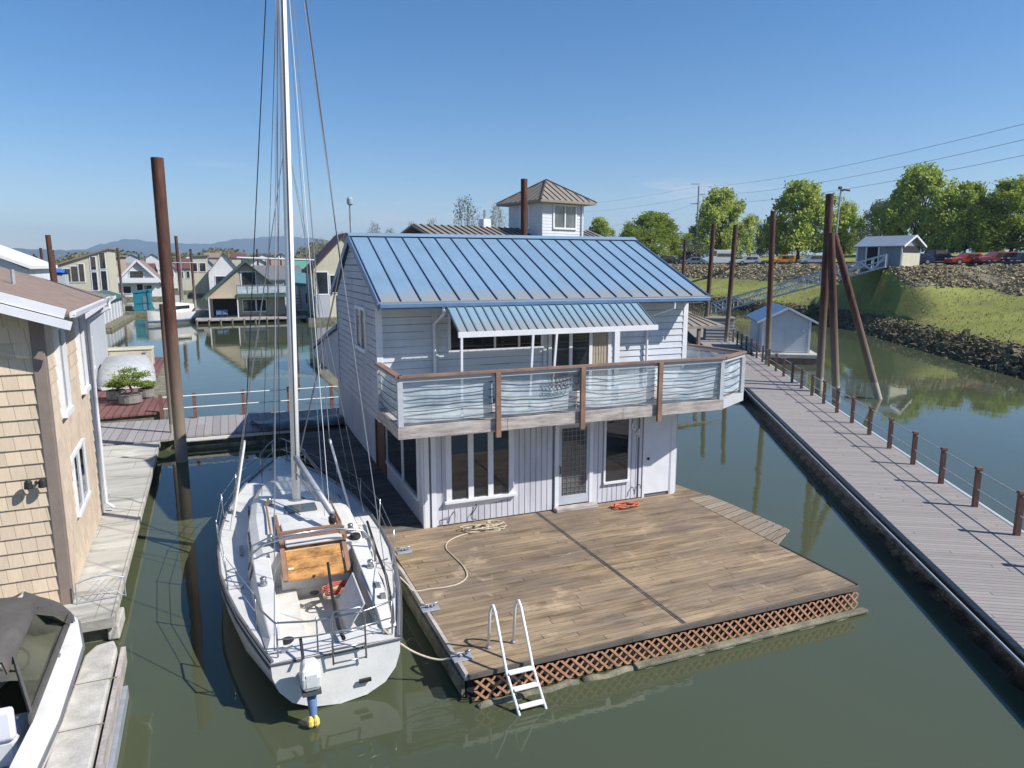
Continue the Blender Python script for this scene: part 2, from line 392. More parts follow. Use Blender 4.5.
def gap_shadows(mb, face, c, a0, a1, z0, z1, step=.2, out=.03, top=None, rn=random.Random(9), thick=.022):  # dark strips: lap gaps with their shadow lines put into geometry and colour
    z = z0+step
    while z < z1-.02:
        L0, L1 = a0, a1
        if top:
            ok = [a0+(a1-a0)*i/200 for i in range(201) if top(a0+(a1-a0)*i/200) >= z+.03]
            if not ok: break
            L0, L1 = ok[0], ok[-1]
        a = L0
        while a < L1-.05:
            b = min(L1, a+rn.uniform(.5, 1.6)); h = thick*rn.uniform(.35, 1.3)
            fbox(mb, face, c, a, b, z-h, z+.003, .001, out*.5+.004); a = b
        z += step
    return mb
def boards(mb, face, c, a0, a1, z0, z1, w=.16, g=.018, out=.015):
    a = a0
    while a < a1-.02:
        fbox(mb, face, c, a, min(a+w-g, a1), z0, z1, 0, out); a += w
    return mb
def window(par, face, c, a0, a1, z0, z1, mull=(), bars=(), fw=.07, out=.06, frame='white_trim', glass='glass', sill=True, name='window'):
    fr = MB()
    fbox(fr, face, c, a0-fw, a0, z0, z1, 0, out); fbox(fr, face, c, a1, a1+fw, z0, z1, 0, out)
    fbox(fr, face, c, a0-fw, a1+fw, z1, z1+fw, 0, out); fbox(fr, face, c, a0-fw, a1+fw, z0-fw, z0, 0, out+(.03 if sill else 0))
    for m in mull: fbox(fr, face, c, m-fw*.4, m+fw*.4, z0, z1, .036, max(out, .05)+.002)
    for b_ in bars: fbox(fr, face, c, a0, a1, b_-.02, b_+.02, .036, max(out, .05)-.002)
    f = fr.build(name, M[frame], par)
    p = MB(); fbox(p, face, c, a0, a1, z0, z1, .002, .04); p.build('pane', M[glass], f)
    return f
# ---------------------------------------------------------------- main floating house
H = thing('floating_house', 'two storey white floating house with a blue metal roof and a railed balcony', 'house', W(0, 0, 0))
w = MB().box(0, 7.31, 0, 14.2, .5, 3.12); w.build('lower_wall', M['groove'], H)
w = MB()
boards(w, 'F', 0, .3, 3.5, .52, 3.1); boards(w, 'F', 0, 4.72, 6.1, .52, 3.1, .15)
fbox(w, 'F', 0, 6.16, 6.24, .52, 3.1, 0, .03); fbox(w, 'F', 0, 7.3, 7.4, .52, 3.1, 0, .03)
w.build('front_board_siding', M['lav'], H); w = MB()
boards(w, 'L', 0, 0.02, 4.4, .52, 3.1, .6, .006).build('side_board_siding', M['lav'], H); w = MB()
boards(w, 'L', 0, 6.0, 14.2, .52, 3.1, 1.2, .012).build('side_board_siding', M['lav'], H); w = MB()
boards(w, 'R', 7.31, 0, 14.2, .52, 3.1, .3).build('side_board_siding', M['lav'], H)
w = MB(); fbox(w, 'F', 0, -.02, .12, .5, 3.11, 0, .03); fbox(w, 'L', 0, -.03, .1, .5, 3.11, 0, .035)
fbox(w, 'F', 0, .18, .3, .5, 3.11, 0, .035); w.build('corner_board', M['white_trim'], H)
w = MB(); fbox(w, 'F', 0, 7.31-.12, 7.33, .5, 3.11, .032, .06); fbox(w, 'R', 7.31, -.05, .1, .5, 3.11, .016, .04); w.build('corner_board', M['white_trim'], H)
# three-light window with its slanting sill
f = MB()
a0, a1, z0, z1 = .62, 2.3, 1.1, 2.82
for a in (a0, 1.2, 1.73, a1): fbox(f, 'F', 0, a-.07, a+.07, z0, z1+.08, .015, .075)
fbox(f, 'F', 0, a0-.07, a1+.07, z1, z1+.14, .015, .08)
fbox(f, 'F', 0, a0-.12, a1+.14, z0-.02, z0+.04, .015, .13)
f.hexa([(a0-.08, -.016, .9), (a1-.6, -.016, .9), (a1-.6, -.017, 1.08), (a0-.08, -.017, 1.08), (a0-.08, -.03, .94), (a1-.5, -.03, .94), (a1+.1, -.11, 1.08), (a0-.08, -.11, 1.08)])
f = f.build('window', M['white_trim'], H)
for x0, x1 in ((.69, 1.13), (1.27, 1.66), (1.8, 2.23)):
    p = MB(); fbox(p, 'F', 0, x0, x1, z0+.06, z1, .016, .03); p.build('pane', M['glass'], f)
window(H, 'F', 0, 5.08, 5.78, 1.1, 2.82, fw=.06)
for s0, s1 in ((.5, 2.0), (2.2, 4.1)):
    window(H, 'L', 0, s0, s1, 1.15, 2.85, fw=.08)
# front door with a wire grille, side door
d = MB(); fbox(d, 'F', 0, 3.55, 3.66, .5, 2.85, 0, .06); fbox(d, 'F', 0, 4.58, 4.69, .5, 2.85, 0, .06); fbox(d, 'F', 0, 3.55, 4.69, 2.8, 2.9, 0, .062)
d = d.build('door_frame', M['white_trim'], H)
q = MB(); fbox(q, 'F', 0, 3.66, 3.75, .62, 2.8, 0, .045); fbox(q, 'F', 0, 4.49, 4.58, .62, 2.8, 0, .045); fbox(q, 'F', 0, 3.75, 4.49, 2.72, 2.8, 0, .045); fbox(q, 'F', 0, 3.75, 4.49, .62, .86, 0, .045)
q = q.build('door', M['white_side'], H)
p = MB(); fbox(p, 'F', 0, 3.75, 4.49, .86, 2.72, .0, .02); p.build('pane', M['glass_mid'], q)
g = MB()
for i in range(6): fbox(g, 'F', 0, 3.8+i*.125, 3.812+i*.125, .88, 2.7, .022, .034)
for i in range(13): fbox(g, 'F', 0, 3.76, 4.48, .95+i*.14, .962+i*.14, .0345, .045)
g.build('grille', M['wire'], q)
MB().tube([(3.69, -.05, 1.5), (3.69, -.1, 1.52), (3.69, -.1, 1.68), (3.69, -.05, 1.7)], .014, 6).build('handle', M['black'], q)
s = MB().box(3.5, 4.74, -.3, -.062, .504, .6); s.build('threshold', M['beam'], H, bevel=.01)
q = MB(); fbox(q, 'F', 0, 6.34, 7.16, .6, 2.85, 0, .04); q = q.build('door', M['white_trim'], H)
MB().lathe([(.035, 0), (.04, .03), (.02, .05)], (0, 0, 0), 10).build('handle', M['black'], q).matrix_local = Matrix.Translation((6.44, -.04, 1.62)) @ Matrix.Rotation(pi/2, 4, 'X')
q = MB(); fbox(q, 'F', 0, 6.27, 6.34, .5, 2.92, 0, .05); fbox(q, 'F', 0, 7.16, 7.2, .5, 2.92, 0, .05); q.build('door_frame', M['white_trim'], H)
# recessed brown side entrance
q = MB(); fbox(q, 'L', 0, 4.45, 4.6, .5, 3.1, .0, .05); fbox(q, 'L', 0, 5.8, 5.95, .5, 3.1, .0, .05)
q = q.build('door_frame', M['brown_door'], H)
q = MB(); fbox(q, 'L', 0, 4.6, 5.8, .52, 3.1, .0, .012); q.build('door', M['brown_door'], H)
for a in (7.7, 9.6, 11.9): window(H, 'L', 0, a, a+.5, 2.45, 2.85, fw=.03, frame='groove')
q = MB(); fbox(q, 'L', 0, 8.6, 8.72, 2.3, 2.42, .012, .1); q.build('wall_lamp', M['white_trim'], H)
def digit(txt, x, z, h, nm):
    c = bpy.data.curves.new('number', 'FONT'); c.body = txt; c.size = h*1.35; c.extrude = .012
    o = bpy.data.objects.new('number', c); COL.objects.link(o)
    dg = bpy.context.evaluated_depsgraph_get(); me = bpy.data.meshes.new_from_object(o.evaluated_get(dg))
    bpy.data.objects.remove(o); o = bpy.data.objects.new('house_number', me); COL.objects.link(o)
    me.materials.append(M['white_trim']); o.parent = H; o.location = (x, -.035, z); o.rotation_euler = (pi/2, 0, 0)
digit('6', 5.86, 2.5, .26, ''); digit('4', 6.0, 2.28, .26, '')
for x, z in ((.75, .78), (5.95, .8), (6.17, .85)):
    MB().tube([(x, -.02, z+.05), (x, -.1, z+.05), (x, -.12, z-.05)], .018, 6).build('water_tap', M['wire'], H)
MB().tube([(1.35, -.03, 1.0), (1.33, -.07, .9), (1.28, -.06, .8), (1.18, -.08, .7), (1.2, -.09, .6), (1.32, -.1, .58)], .012, 6).build('power_cable', M['black'], H)
MB().tube([(.42, -.04, .52), (.42, -.05, .7), (.62, -.05, .72), (.62, -.05, .6)], .01, 5).build('water_pipe', M['wire'], H)

# upper storey
UL, UR, UF, UB, UZ0, UZ1 = -.78, 8.5, 1.3, 8.0, 3.0, 5.95
RD, RZ = 4.65, 7.75
def gtop(a): return UZ1+.02+(RZ-.1-UZ1)*(1-abs(a-RD)/(RD-UF)) if UF <= a <= UB else UZ1
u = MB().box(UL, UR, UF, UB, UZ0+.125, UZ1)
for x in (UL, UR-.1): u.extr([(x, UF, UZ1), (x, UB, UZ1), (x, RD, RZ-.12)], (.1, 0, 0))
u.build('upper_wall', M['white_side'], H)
u = MB(); laps(u, 'F', UF, UL+.12, UR-.12, 3.4, UZ1, .19, .028); u.build('front_siding', M['white'], H)
u = MB(); gap_shadows(u, 'F', UF, UL+.12, UR-.12, 3.4, UZ1, .19, .028, thick=.016); gap_shadows(u, 'L', UL, UF, UB, UZ0, RZ-.1, .19, .028, top=gtop, thick=.034); u.build('siding_gap_shadows', M['groove'], H)  # lap gaps and the shadow under each board, built as dark strips
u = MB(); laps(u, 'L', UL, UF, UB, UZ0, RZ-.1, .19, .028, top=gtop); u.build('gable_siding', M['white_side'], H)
u = MB(); laps(u, 'R', UR, UF, UB, UZ0, RZ-.1, .19, .028, top=gtop); u.build('gable_siding', M['white'], H)
for x0, x1 in ((UL-.035, UL+.12), (UR-.12, UR+.035)):
    MB().box(x0, x1, UF-.035, UF+.03, UZ0, UZ1).build('corner_board', M['white_trim'], H)
MB().box(UL-.04, UL-.005, UB-.1, UB+.05, UZ0, UZ1).build('corner_board', M['white_side'], H)
u = MB(); fbox(u, 'F', UF, .62, .78, 3.4, 5.9, .03, .045); fbox(u, 'F', UF, 3.78, 3.88, 3.4, 5.9, .03, .045); u.build('vertical_trim', M['white'], H)
# rear wing: low wall running back over the walk, its top falling away
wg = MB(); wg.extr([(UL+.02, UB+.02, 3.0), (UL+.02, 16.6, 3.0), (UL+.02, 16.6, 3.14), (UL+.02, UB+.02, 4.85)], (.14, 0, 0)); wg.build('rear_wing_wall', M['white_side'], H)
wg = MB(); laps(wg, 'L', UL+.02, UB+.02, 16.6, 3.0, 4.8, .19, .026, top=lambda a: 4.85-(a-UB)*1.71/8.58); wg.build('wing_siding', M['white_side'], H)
wg = MB(); wg.bar((UL+.06, UB+.02, 4.93), (UL+.06, 16.75, 3.2), .3, .12); wg.build('wing_coping', M['blue_trim'], H)
wg = MB().box(UL+.17, 7.3, UB+.02, 14.2, 3.0, 3.14); wg.build('rear_roof', M['greyroof'], H)
for a in (4.3, ):
    f = window(H, 'L', UL, 2.75, 4.05, 4.72, 5.75, mull=(3.35,), fw=.1, out=.07)
window(H, 'F', UF, 1.12, 3.7, 4.78, 5.68, mull=(2.35, 3.05), fw=.07, out=.07)
# sliding doors with curtains
q = MB()
for a in (3.98, 4.62, 5.25, 5.86): fbox(q, 'F', UF, a-.05, a+.05, 3.42, 5.55, .02, .07)
fbox(q, 'F', UF, 3.93, 5.91, 5.5, 5.62, .02, .072)
q = q.build('sliding_door', M['white_trim'], H)
p = MB(); fbox(p, 'F', UF, 4.03, 5.2, 3.45, 5.5, .028, .036); p.build('pane', M['glass'], q)
p = MB()
for i in range(12):
    a = 5.3+i*.043; fbox(p, 'F', UF, a, a+.03, 3.45, 5.5, .028, .04+.012*(i % 2))
p.build('curtain', M['beige'], q)
# roof: two slopes with standing seams
EF, EB = .55, 8.75
EZ = 6.1
def slope(y): return EZ+(RZ+.07-EZ)*(1-abs(y-RD)/(RD-EF))
XL, XR = -.87, 8.68
r = MB()
for ya, yb in ((EF, RD), (RD, EB)):
    r.hexa([(XL, ya, slope(ya)-.07), (XR, ya, slope(ya)-.07), (XR, yb, slope(yb)-.07), (XL, yb, slope(yb)-.07), (XL, ya, slope(ya)), (XR, ya, slope(ya)), (XR, yb, slope(yb)), (XL, yb, slope(yb))])
r.build('roof', M['blue_roof'], H)
sm = MB()
n = 19
for i in range(n+1):
    x = XL+.05+(XR-XL-.1)*i/n
    for ya, yb in ((EF, RD-.04), (EB, RD+.04)):
        sm.bar((x, ya, slope(ya)+.02), (x, yb, slope(yb)+.015), .018, .035)
sm.build('roof_seams', M['blue_seam'], H)
sm = MB(); sm.hexa([(XL-.02, RD-.17, slope(RD-.17)+.045), (XR+.02, RD-.17, slope(RD-.17)+.045), (XR+.02, RD, slope(RD)+.06), (XL-.02, RD, slope(RD)+.06), (XL-.02, RD-.17, slope(RD-.17)+.055), (XR+.02, RD-.17, slope(RD-.17)+.055), (XR+.02, RD, slope(RD)+.075), (XL-.02, RD, slope(RD)+.075)])
sm.hexa([(XL-.02, RD+.17, slope(RD-.17)+.045), (XR+.02, RD+.17, slope(RD-.17)+.045), (XR+.02, RD, slope(RD)+.06), (XL-.02, RD, slope(RD)+.06), (XL-.02, RD+.17, slope(RD-.17)+.055), (XR+.02, RD+.17, slope(RD-.17)+.055), (XR+.02, RD, slope(RD)+.075), (XL-.02, RD, slope(RD)+.075)])
sm.build('ridge_cap', M['blue_roof'], H)
for x0, x1 in ((XL-.03, XL-.002), (XR+.002, XR+.03)):
    fr = MB()
    for ya, yb in ((EF-.01, RD), (RD, EB+.01)):
        a, b = slope(ya), slope(yb)
        fr.hexa([(x0, ya, a-.2), (x1, ya, a-.2), (x1, yb, b-.2), (x0, yb, b-.2), (x0, ya, a+.03), (x1, ya, a+.03), (x1, yb, b+.03), (x0, yb, b+.03)])
    fr.build('rake_board', M['blue_trim'], H)
g = MB().box(XL, XR, EF-.13, EF-.01, EZ-.15, EZ-.03); g.build('gutter', M['blue_trim'], H, bevel=.02)
sf = MB().box(UL, UR, EF+.0, UF-.04, UZ1-.06, UZ1-.02); sf.build('soffit', M['white_side'], H)
for x, q in ((.72, -1), (7.5, 1)):
    ds = MB(); ds.tube([(x, EF-.06, EZ-.14), (x, EF-.06, EZ-.32), (x-.42 if q > 0 else x-.05, UF-.1, EZ-.62), (x-.42 if q > 0 else x-.05, UF-.1, 3.45)], .04, 8)
    ds.build('downspout', M['white_trim'], H)
v = MB().tube([(XL+.1, RD+.1, 7.4), (XL+.1, RD+.1, 8.7)], .035, 8); v.lathe([(.03, 8.66), (.09, 8.7), (.09, 8.84), (.04, 8.9)], (XL+.1, RD+.1, 0), 10); v.build('vent_pipe', M['galv'], H)
# awning
AX0, AX1 = .78, 6.25
aw = MB(); aw.hexa([(AX0, -.5, 5.37), (AX1, -.5, 5.37), (AX1, .41, 5.9), (AX0, .41, 5.9), (AX0, -.5, 5.41), (AX1, -.5, 5.41), (AX1, .41, 5.94), (AX0, .41, 5.94)])
aw = aw.build('awning', M['awn_roof'], H)
s = MB()
for i in range(25):
    x = AX0+.02+(AX1-AX0-.04)*i/24; s.bar((x, -.5, 5.42), (x, .41, 5.95), .03, .03)
s.build('awning_ribs', M['awn_seam'], aw)
MB().box(AX0-.02, AX1+.02, -.57, -.505, 5.29, 5.42).build('awning_beam', M['white_trim'], aw)
for xa, xb in ((.84, .84), (2.68, 2.6), (3.32, 3.2)):
    MB().bar((xa, -.54, 5.29), (xb, -.5, 3.4), .055, .055).build('post', M['white_trim'], aw)
MB().box(4.95, 5.1, -.6, -.48, 3.4, 5.285).build('post', M['white_trim'], aw)
# balcony
bf = [(-.8, -1.1), (8.0, -1.1), (9.3, -.35), (8.62, 3.2), (8.5, 3.2), (8.5, 1.26), (-.8, 1.26)]
MB().prism(bf, 3.26, 3.38).build('balcony_floor', M['beam'], H)
b = MB().box(-.82, 1.75, -1.17, -1.105, 3.12, 3.4); b.box(1.76, 4.9, -1.17, -1.105, 3.12, 3.4); b.box(4.91, 8.02, -1.17, -1.105, 3.12, 3.4)
b.box(-.87, -.805, -1.17, 1.25, 3.12, 3.4); b.build('fascia_beam', M['beam'], H)
b = MB(); b.bar((8.02, -1.14, 3.26), (9.32, -.39, 3.26), .05, .24); b.bar((9.34, -.35, 3.26), (8.66, 3.2, 3.26), .05, .24); b.build('fascia_beam', M['white_side'], H)
b = MB()
for i in range(14): b.box(-.6+i*.66, -.54+i*.66, -1.08, 0-.04, 3.125, 3.255)
b.build('joists', M['beam'], H)
rail = [(-.82, 1.2), (-.82, -1.14), (8.0, -1.14), (9.3, -.38), (8.64, 3.1)]
tr = MB()
for p, q in zip(rail, rail[1:]): tr.bar((p[0], p[1], 4.54), (q[0], q[1], 4.54), .16, .05)
tr.build('top_rail', M['brownrail'], H)
tr = MB()
for p, q in zip(rail, rail[1:]): tr.bar((p[0], p[1], 4.46), (q[0], q[1], 4.46), .05, .09)
tr.build('under_rail', M['white_side'], H)
for x in (1.5, 3.72, 5.95): MB().box(x-.06, x+.06, -1.26, -1.175, 2.98, 4.52).build('rail_post', M['brownrail'], H)
for x, y in ((-.8, -1.12), (-.8, 1.15), (7.96, -1.1), (9.26, -.38)): MB().box(x-.06, x+.06, y-.06, y+.06, 3.4, 4.42).build('corner_post', M['white_side'], H)
# warped clear sheets behind sagging cables
m, nt, bs = newmat('clear_sheet')
n_ = noise(nt, coords(nt, (1, 1, 1.5)), 1.8, 5)
lk(nt, ramp(nt, n_, [(.3, (.42, .51, .57)), (.7, (.62, .70, .75))]), bs.inputs['Base Color'])
bs.inputs['Roughness'].default_value = .25
tr_ = nd(nt, 'ShaderNodeBsdfTransparent'); tr_.inputs[0].default_value = (.86, .93, .96, 1)
mx = nd(nt, 'ShaderNodeMixShader'); lk(nt, ramp(nt, n_, [(.35, .58), (.7, .82)]), mx.inputs[0])
lk(nt, tr_.outputs[0], mx.inputs[1]); lk(nt, bs.outputs[0], mx.inputs[2]); lk(nt, mx.outputs[0], nt.nodes['Material Output'].inputs[0])
M['sheet'] = m
rnd = random.Random(3)
def panel(p, q):
    P_, Q_ = Vector((p[0], p[1], 0)), Vector((q[0], q[1], 0)); L = (Q_-P_).length; nrm = Vector((-(Q_-P_).y, (Q_-P_).x, 0)).normalized()
    nx, nz = 20, 8; ph = [rnd.uniform(0, 6) for _ in range(4)]; sm = MB(); secs = []
    for i in range(nx+1):
        row = []
        for j in range(nz+1):
            t = i/nx; z = 3.46+.95*j/nz
            o = .05+.016*sin(5*t+ph[0]+j*.2)+.008*sin(13*t+ph[1]-j*.4)
            row.append(tuple(P_+(Q_-P_)*t+nrm*o+Vector((0, 0, z))))
        secs.append(row)
    sm.loft(secs); sm.build('clear_panel', M['sheet'], H, smooth=True, recalc=False)
    cb = MB()
    for k in range(5):
        z = 3.58+k*.18; sag = rnd.uniform(.01, .07)*(1.4-k*.2); tl = rnd.uniform(-.03, .06)
        cb.tube([tuple(P_+(Q_-P_)*t-nrm*.015+Vector((0, 0, z-sag*4*t*(1-t)+tl*(t-.5)+.006*sin(19*t+k)))) for t in [i/10 for i in range(11)]], .011, 5)
    cb.build('cables', M['darkwire'], H)
for p, q in (((-.74, -1.12), (1.42, -1.12)), ((1.58, -1.12), (3.64, -1.12)), ((3.8, -1.12), (5.87, -1.12)), ((6.03, -1.12), (7.9, -1.12)), ((8.02, -1.07), (9.2, -.42)), ((9.24, -.3), (8.66, 3.0)), ((-.8, 1.08), (-.8, -1.05))):
    panel(p, q)
# wire ornament (scroll trellis) hanging on the balcony cables
def scroll(x0, x1, z0, z1, y=-1.2):
    m = MB(); n = int((x1-x0)/.1)
    for i in range(n):
        x = x0+i*.1
        m.tube([(x+.04*sin(t*2*pi/10)+t*.006, y, z0+(z1-z0)*t/10) for t in range(11)], .006, 4, cap=False)
        for zz in (z0+.05, (z0+z1)/2, z1-.07): m.tube([(x+.045*cos(a*pi/4), y, zz+.045*sin(a*pi/4)) for a in range(9)], .006, 4, cap=False)
    return m
tag(scroll(2.85, 3.62, 4.05, 4.42).build('wire_trellis', M['darkwire']), 'small scrolled wire trellis hooked on the middle of the balcony cables', 'trellis').location = (0, 0, 0)
o = bpy.data.objects['wire_trellis']; o.location = W(0, 0, 0); o.rotation_euler = (0, 0, YAW)

# ---------------------------------------------------------------- float deck in front of the house
K = thing('wooden_float', 'weathered brown plank deck float with an orange lattice skirt in front of the white house', 'deck', W(0, 0, 0))
deckpoly = [(-1.0, -6.4), (7.4, -6.35), (7.42, -4.12), (7.5, -.45), (7.5, 14.6), (7.3, 14.6), (-2.1, 14.6), (-2.1, 9.5), (-1.1, -2.2)]
MB().prism([(-1.0, -6.4), (7.4, -6.35), (7.42, -.03), (-1.07, -.03)], .44, .5).build('deck_boards', M['deck'], K)
MB().prism([(-1.07, -.02), (.0, -.02), (0, 11.6), (-2.1, 11.6), (-2.1, 9.5)], .44, .5).build('side_deck', M['deck_side'], K)
MB().prism([(7.42, -.6), (8.15, -.6), (7.44, 3.0)], .44, .49).build('side_ledge', M['deck'], K)
sm = MB()
for dx in (0, .05): sm.bar((3.02+dx, -.05, .503), (3.16+dx, -6.36, .503), .035, .012)
sm.build('seam_strip', M['deck_side'], K)
# angled flap of short boards on the right edge
inn = [(7.43, -.62), (7.43, -4.11)]; outr = [(8.1, -.66), (8.02, -3.85)]; zo = [.53, .68]
rp = MB()
nb = 13
for i in range(nb):
    t0, t1 = i/nb+.004, (i+1)/nb-.004
    def e(t): return ((inn[0][0]+(inn[1][0]-inn[0][0])*t, inn[0][1]+(inn[1][1]-inn[0][1])*t, .505), (outr[0][0]+(outr[1][0]-outr[0][0])*t, outr[0][1]+(outr[1][1]-outr[0][1])*t, zo[0]+(zo[1]-zo[0])*t**.7))
    a, b, c, d_ = e(t0)[0], e(t1)[0], e(t1)[1], e(t0)[1]
    dn = lambda p: (p[0], p[1], p[2]-.04)
    rp.hexa([dn(a), dn(b), dn(c), dn(d_), a, b, c, d_])
rp.build('edge_flap', M['ramp'], K)
MB().box(-1.0, 7.4, -6.46, -6.405, .43, .505).build('front_fascia', M['deck_side'], K)
b = MB(); b.bar((-1.03, -6.4, .45), (-1.1, -2.2, .45), .06, .12); b.bar((-1.1, -2.2, .45), (-2.13, 9.5, .45), .06, .12); b.build('edge_board', M['beam'], K); MB().bar((7.44, -6.35, .475), (7.45, -4.15, .475), .05, .06).build('edge_board', M['dark'], K)
# lattice skirt
lt = MB(); x0, x1, z0, z1 = -.95, 7.35, .06, .42
def clipseg(xa, s):   # 45 degree strip from (xa,z0) going up
    p = (xa, z0); q = (xa+s*(z1-z0), z1)
    ta = sorted((x_-xa)/(s*(z1-z0)) for x_ in (x0+.03, x1-.03)); lo, hi = max(0, ta[0]), min(1, ta[1])
    if hi-lo < .04: return None
    return ((xa+s*(z1-z0)*lo, z0+(z1-z0)*lo), (xa+s*(z1-z0)*hi, z0+(z1-z0)*hi))
x = x0-.36
while x < x1+.36:
    for s in (1, -1):
        c = clipseg(x, s)
        if c: y = -6.49 if s > 0 else -6.5; lt.bar((c[0][0], y, c[0][1]), (c[1][0], y, c[1][1]), .01, .036, up=(0, 0, 1)) if False else lt.hexa([(c[0][0]-.027, y-.008, c[0][1]), (c[0][0]+.027, y-.008, c[0][1]), (c[0][0]+.027, y, c[0][1]), (c[0][0]-.027, y, c[0][1]), (c[1][0]-.027, y-.008, c[1][1]), (c[1][0]+.027, y-.008, c[1][1]), (c[1][0]+.027, y, c[1][1]), (c[1][0]-.027, y, c[1][1])])
    x += .19
lt.build('lattice_skirt', M['lattice'], K)
lg = MB()
for (xa, xb, yy) in ((-.9, .9, -6.56), (1.0, 3.1, -6.57), (3.2, 4.9, -6.58), (5.0, 7.45, -6.58)):
    n = 10; lg.tube([(xa+(xb-xa)*i/n, yy+.03*sin(i*1.7+xa), -.035+.015*sin(i*2.3)) for i in range(n+1)], .085, 9)
lg.build('float_logs', M['log'], K, smooth=True)
MB().box(2.0, 7.45, -6.68, -6.52, .02, .085).build('rub_plank', M['log'], K, bevel=.02)
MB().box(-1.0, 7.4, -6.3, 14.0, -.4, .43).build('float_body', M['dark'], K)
b = MB()
b.bar((-1.06, -6.3, .2), (-1.14, -2.2, .2), .06, .3); b.build('side_skirt', M['log'], K)

def place(o, r, d_, z, rot=YAW): o.location = W(r, d_, z); o.rotation_euler = (0, 0, rot); return o
def rope(name, pts, rad, mat, label, cat, n=6):
    """pts in marina coordinates, smoothed"""
    P_ = [Vector(p) for p in pts]; out = []
    for i in range(len(P_)-1):
        a, b, c, d2 = P_[max(i-1, 0)], P_[i], P_[i+1], P_[min(i+2, len(P_)-1)]
        for k in range(6):
            t = k/6; out.append(tuple(.5*((2*b)+(-a+c)*t+(2*a-5*b+4*c-d2)*t*t+(-a+3*b-3*c+d2)*t**3)))
    out.append(tuple(P_[-1])); o0 = out[0]
    o = MB().tube([(p[0]-o0[0], p[1]-o0[1], p[2]-o0[2]) for p in out], rad, n).build(name, mat, smooth=True)
    place(o, *o0); return tag(o, label, cat)
# cream rope: coil by the wall and the long loose end
pts = []
for i in range(46):
    a = i*.75; rr = .16+.12*((i*7) % 5)/5; pts.append((1.35+.3*sin(i*.31)+rr*1.5*cos(a), -.62+rr*.9*sin(a), .515+.0022*i))
lx = [loc(at(x, y, .515)) for x, y in ((500, 530), (478, 532), (462, 535), (449, 541), (446, 548), (453, 556), (463, 566), (467, 576), (460, 583), (447, 587), (430, 589), (414, 591))]
rope('mooring_rope', pts+[p for p in lx]+[(-1.2, -3.1, .6), (-1.42, -3.0, .85), (-1.6, -2.8, 1.02)], .015, M['rope'], 'long cream rope coiled by the house wall and snaking over the deck to the sailboat', 'rope')
pts = []
for i in range(60):
    a = i*.7; rr = .2+.16*((i*11) % 7)/7; p0 = loc(at(625, 506.5, .51)); pts.append((p0[0]+rr*1.3*cos(a), p0[1]+rr*.62*sin(a), .515+.0012*i))
rope('garden_hose', pts, .014, M['redrope'], 'red garden hose lying coiled on the deck beside the white side door', 'hose')
def cleat(px, py, z, label, plate=True):
    t = thing('dock_cleat', label, 'cleat', at(px, py, z))
    m = MB()
    if plate: MB().box(-.17, .17, -.12, .12, .002, .03).build('base_plate', M['galv'], t, bevel=.01)
    m.box(-.05, -.02, -.02, .02, .03, .09); m.box(.02, .05, -.02, .02, .03, .09)
    m.tube([(-.17, 0, .12), (-.08, 0, .1), (.08, 0, .1), (.17, 0, .12)], .022, 8); m.build('horns', M['wire'], t, smooth=True)
    return t
cleat(430, 609, .5, 'square plated mooring cleat on the left edge of the plank deck, halfway along')
cleat(462, 658, .5, 'mooring cleat wrapped in rope at the front left corner of the plank deck')
cleat(404, 552, .5, 'tangled mooring cleat on the deck edge beside the sailboat rail')
# swim ladder
L = thing('swim_ladder', 'white aluminium swim ladder hooked over the front edge of the plank deck', 'ladder', W(-.42, -6.48, .5), YAW)
for x, nm in ((-.02, 0), (.44, 1)):
    m = MB(); m.tube([(x, .68, .01), (x, .6, .7), (x, .54, .84), (x, .44, .9), (x, .34, .84), (x, -.05, .22), (x+.02, -.12, 0), (x+.1, -.72, -.75)], .026, 8); m.build('side_rail', M['alu'], L, smooth=True)
    MB().lathe([(.05, 0), (.05, .02), (.03, .05)], (x, .68, .003), 10).build('foot', M['wire'], L)
for z, y, o in ((-.0, -.12, .02), (-.2, -.28, .045), (-.41, -.45, .075)):
    MB().box(.0+o, .43+o, y-.07, y+.03, z-.02, z+.02).build('rung', M['alu'], L, bevel=.012)
# ---------------------------------------------------------------- sailboat (local y from the stern 0 to the bow 11.3)
B = thing('sailboat', 'white sailboat with a bare mast moored beside the plank deck, stern towards the viewer', 'sailboat', W(-2.93, -5.55, 0), YAW+radians(.6))
LB = 11.3
def hw(y):      # half breadth at the deck
    t = y/LB
    pts = [(0, .98), (.08, 1.2), (.2, 1.5), (.33, 1.68), (.46, 1.72), (.6, 1.6), (.72, 1.32), (.82, .98), (.91, .55), (.97, .2), (1, .03)]
    for (a, p), (b, q) in zip(pts, pts[1:]):
        if t <= b: s = (t-a)/(b-a); return (p+(q-p)*s)*1.045
    return .03
def zs(y): t = y/LB; return .88+.28*t**1.6-.05*sin(pi*t)
def sec(y):
    h = hw(y); z = zs(y); t = y/LB; k = -.55*sin(pi*min(1, t*.9+.12)) + .1*(1 if t < .05 else 0)
    ky = max(-.5, k); wl = h*(.93 if t > .1 else .8)
    prof = [(0, ky), (h*.45, ky+.12), (h*.78, ky+.34), (wl, .2), (h*.985, .5), (h, z)]
    if t < .12:      # rounded counter rising to the transom
        f = 1-t/.12; prof = [(0, .0*f+ky*(1-f)), (h*.42, .05*f+(ky+.12)*(1-f)), (h*.72, .19*f+(ky+.34)*(1-f)), (h*.9, .4*f+.2*(1-f)), (h*.985, .64*f+.5*(1-f)), (h, z)]
    return prof
ys = [0, .25, .6, 1.1, 1.8, 2.7, 3.7, 4.8, 6, 7.2, 8.3, 9.2, 10, 10.6, 11.0, 11.3]
secs = []
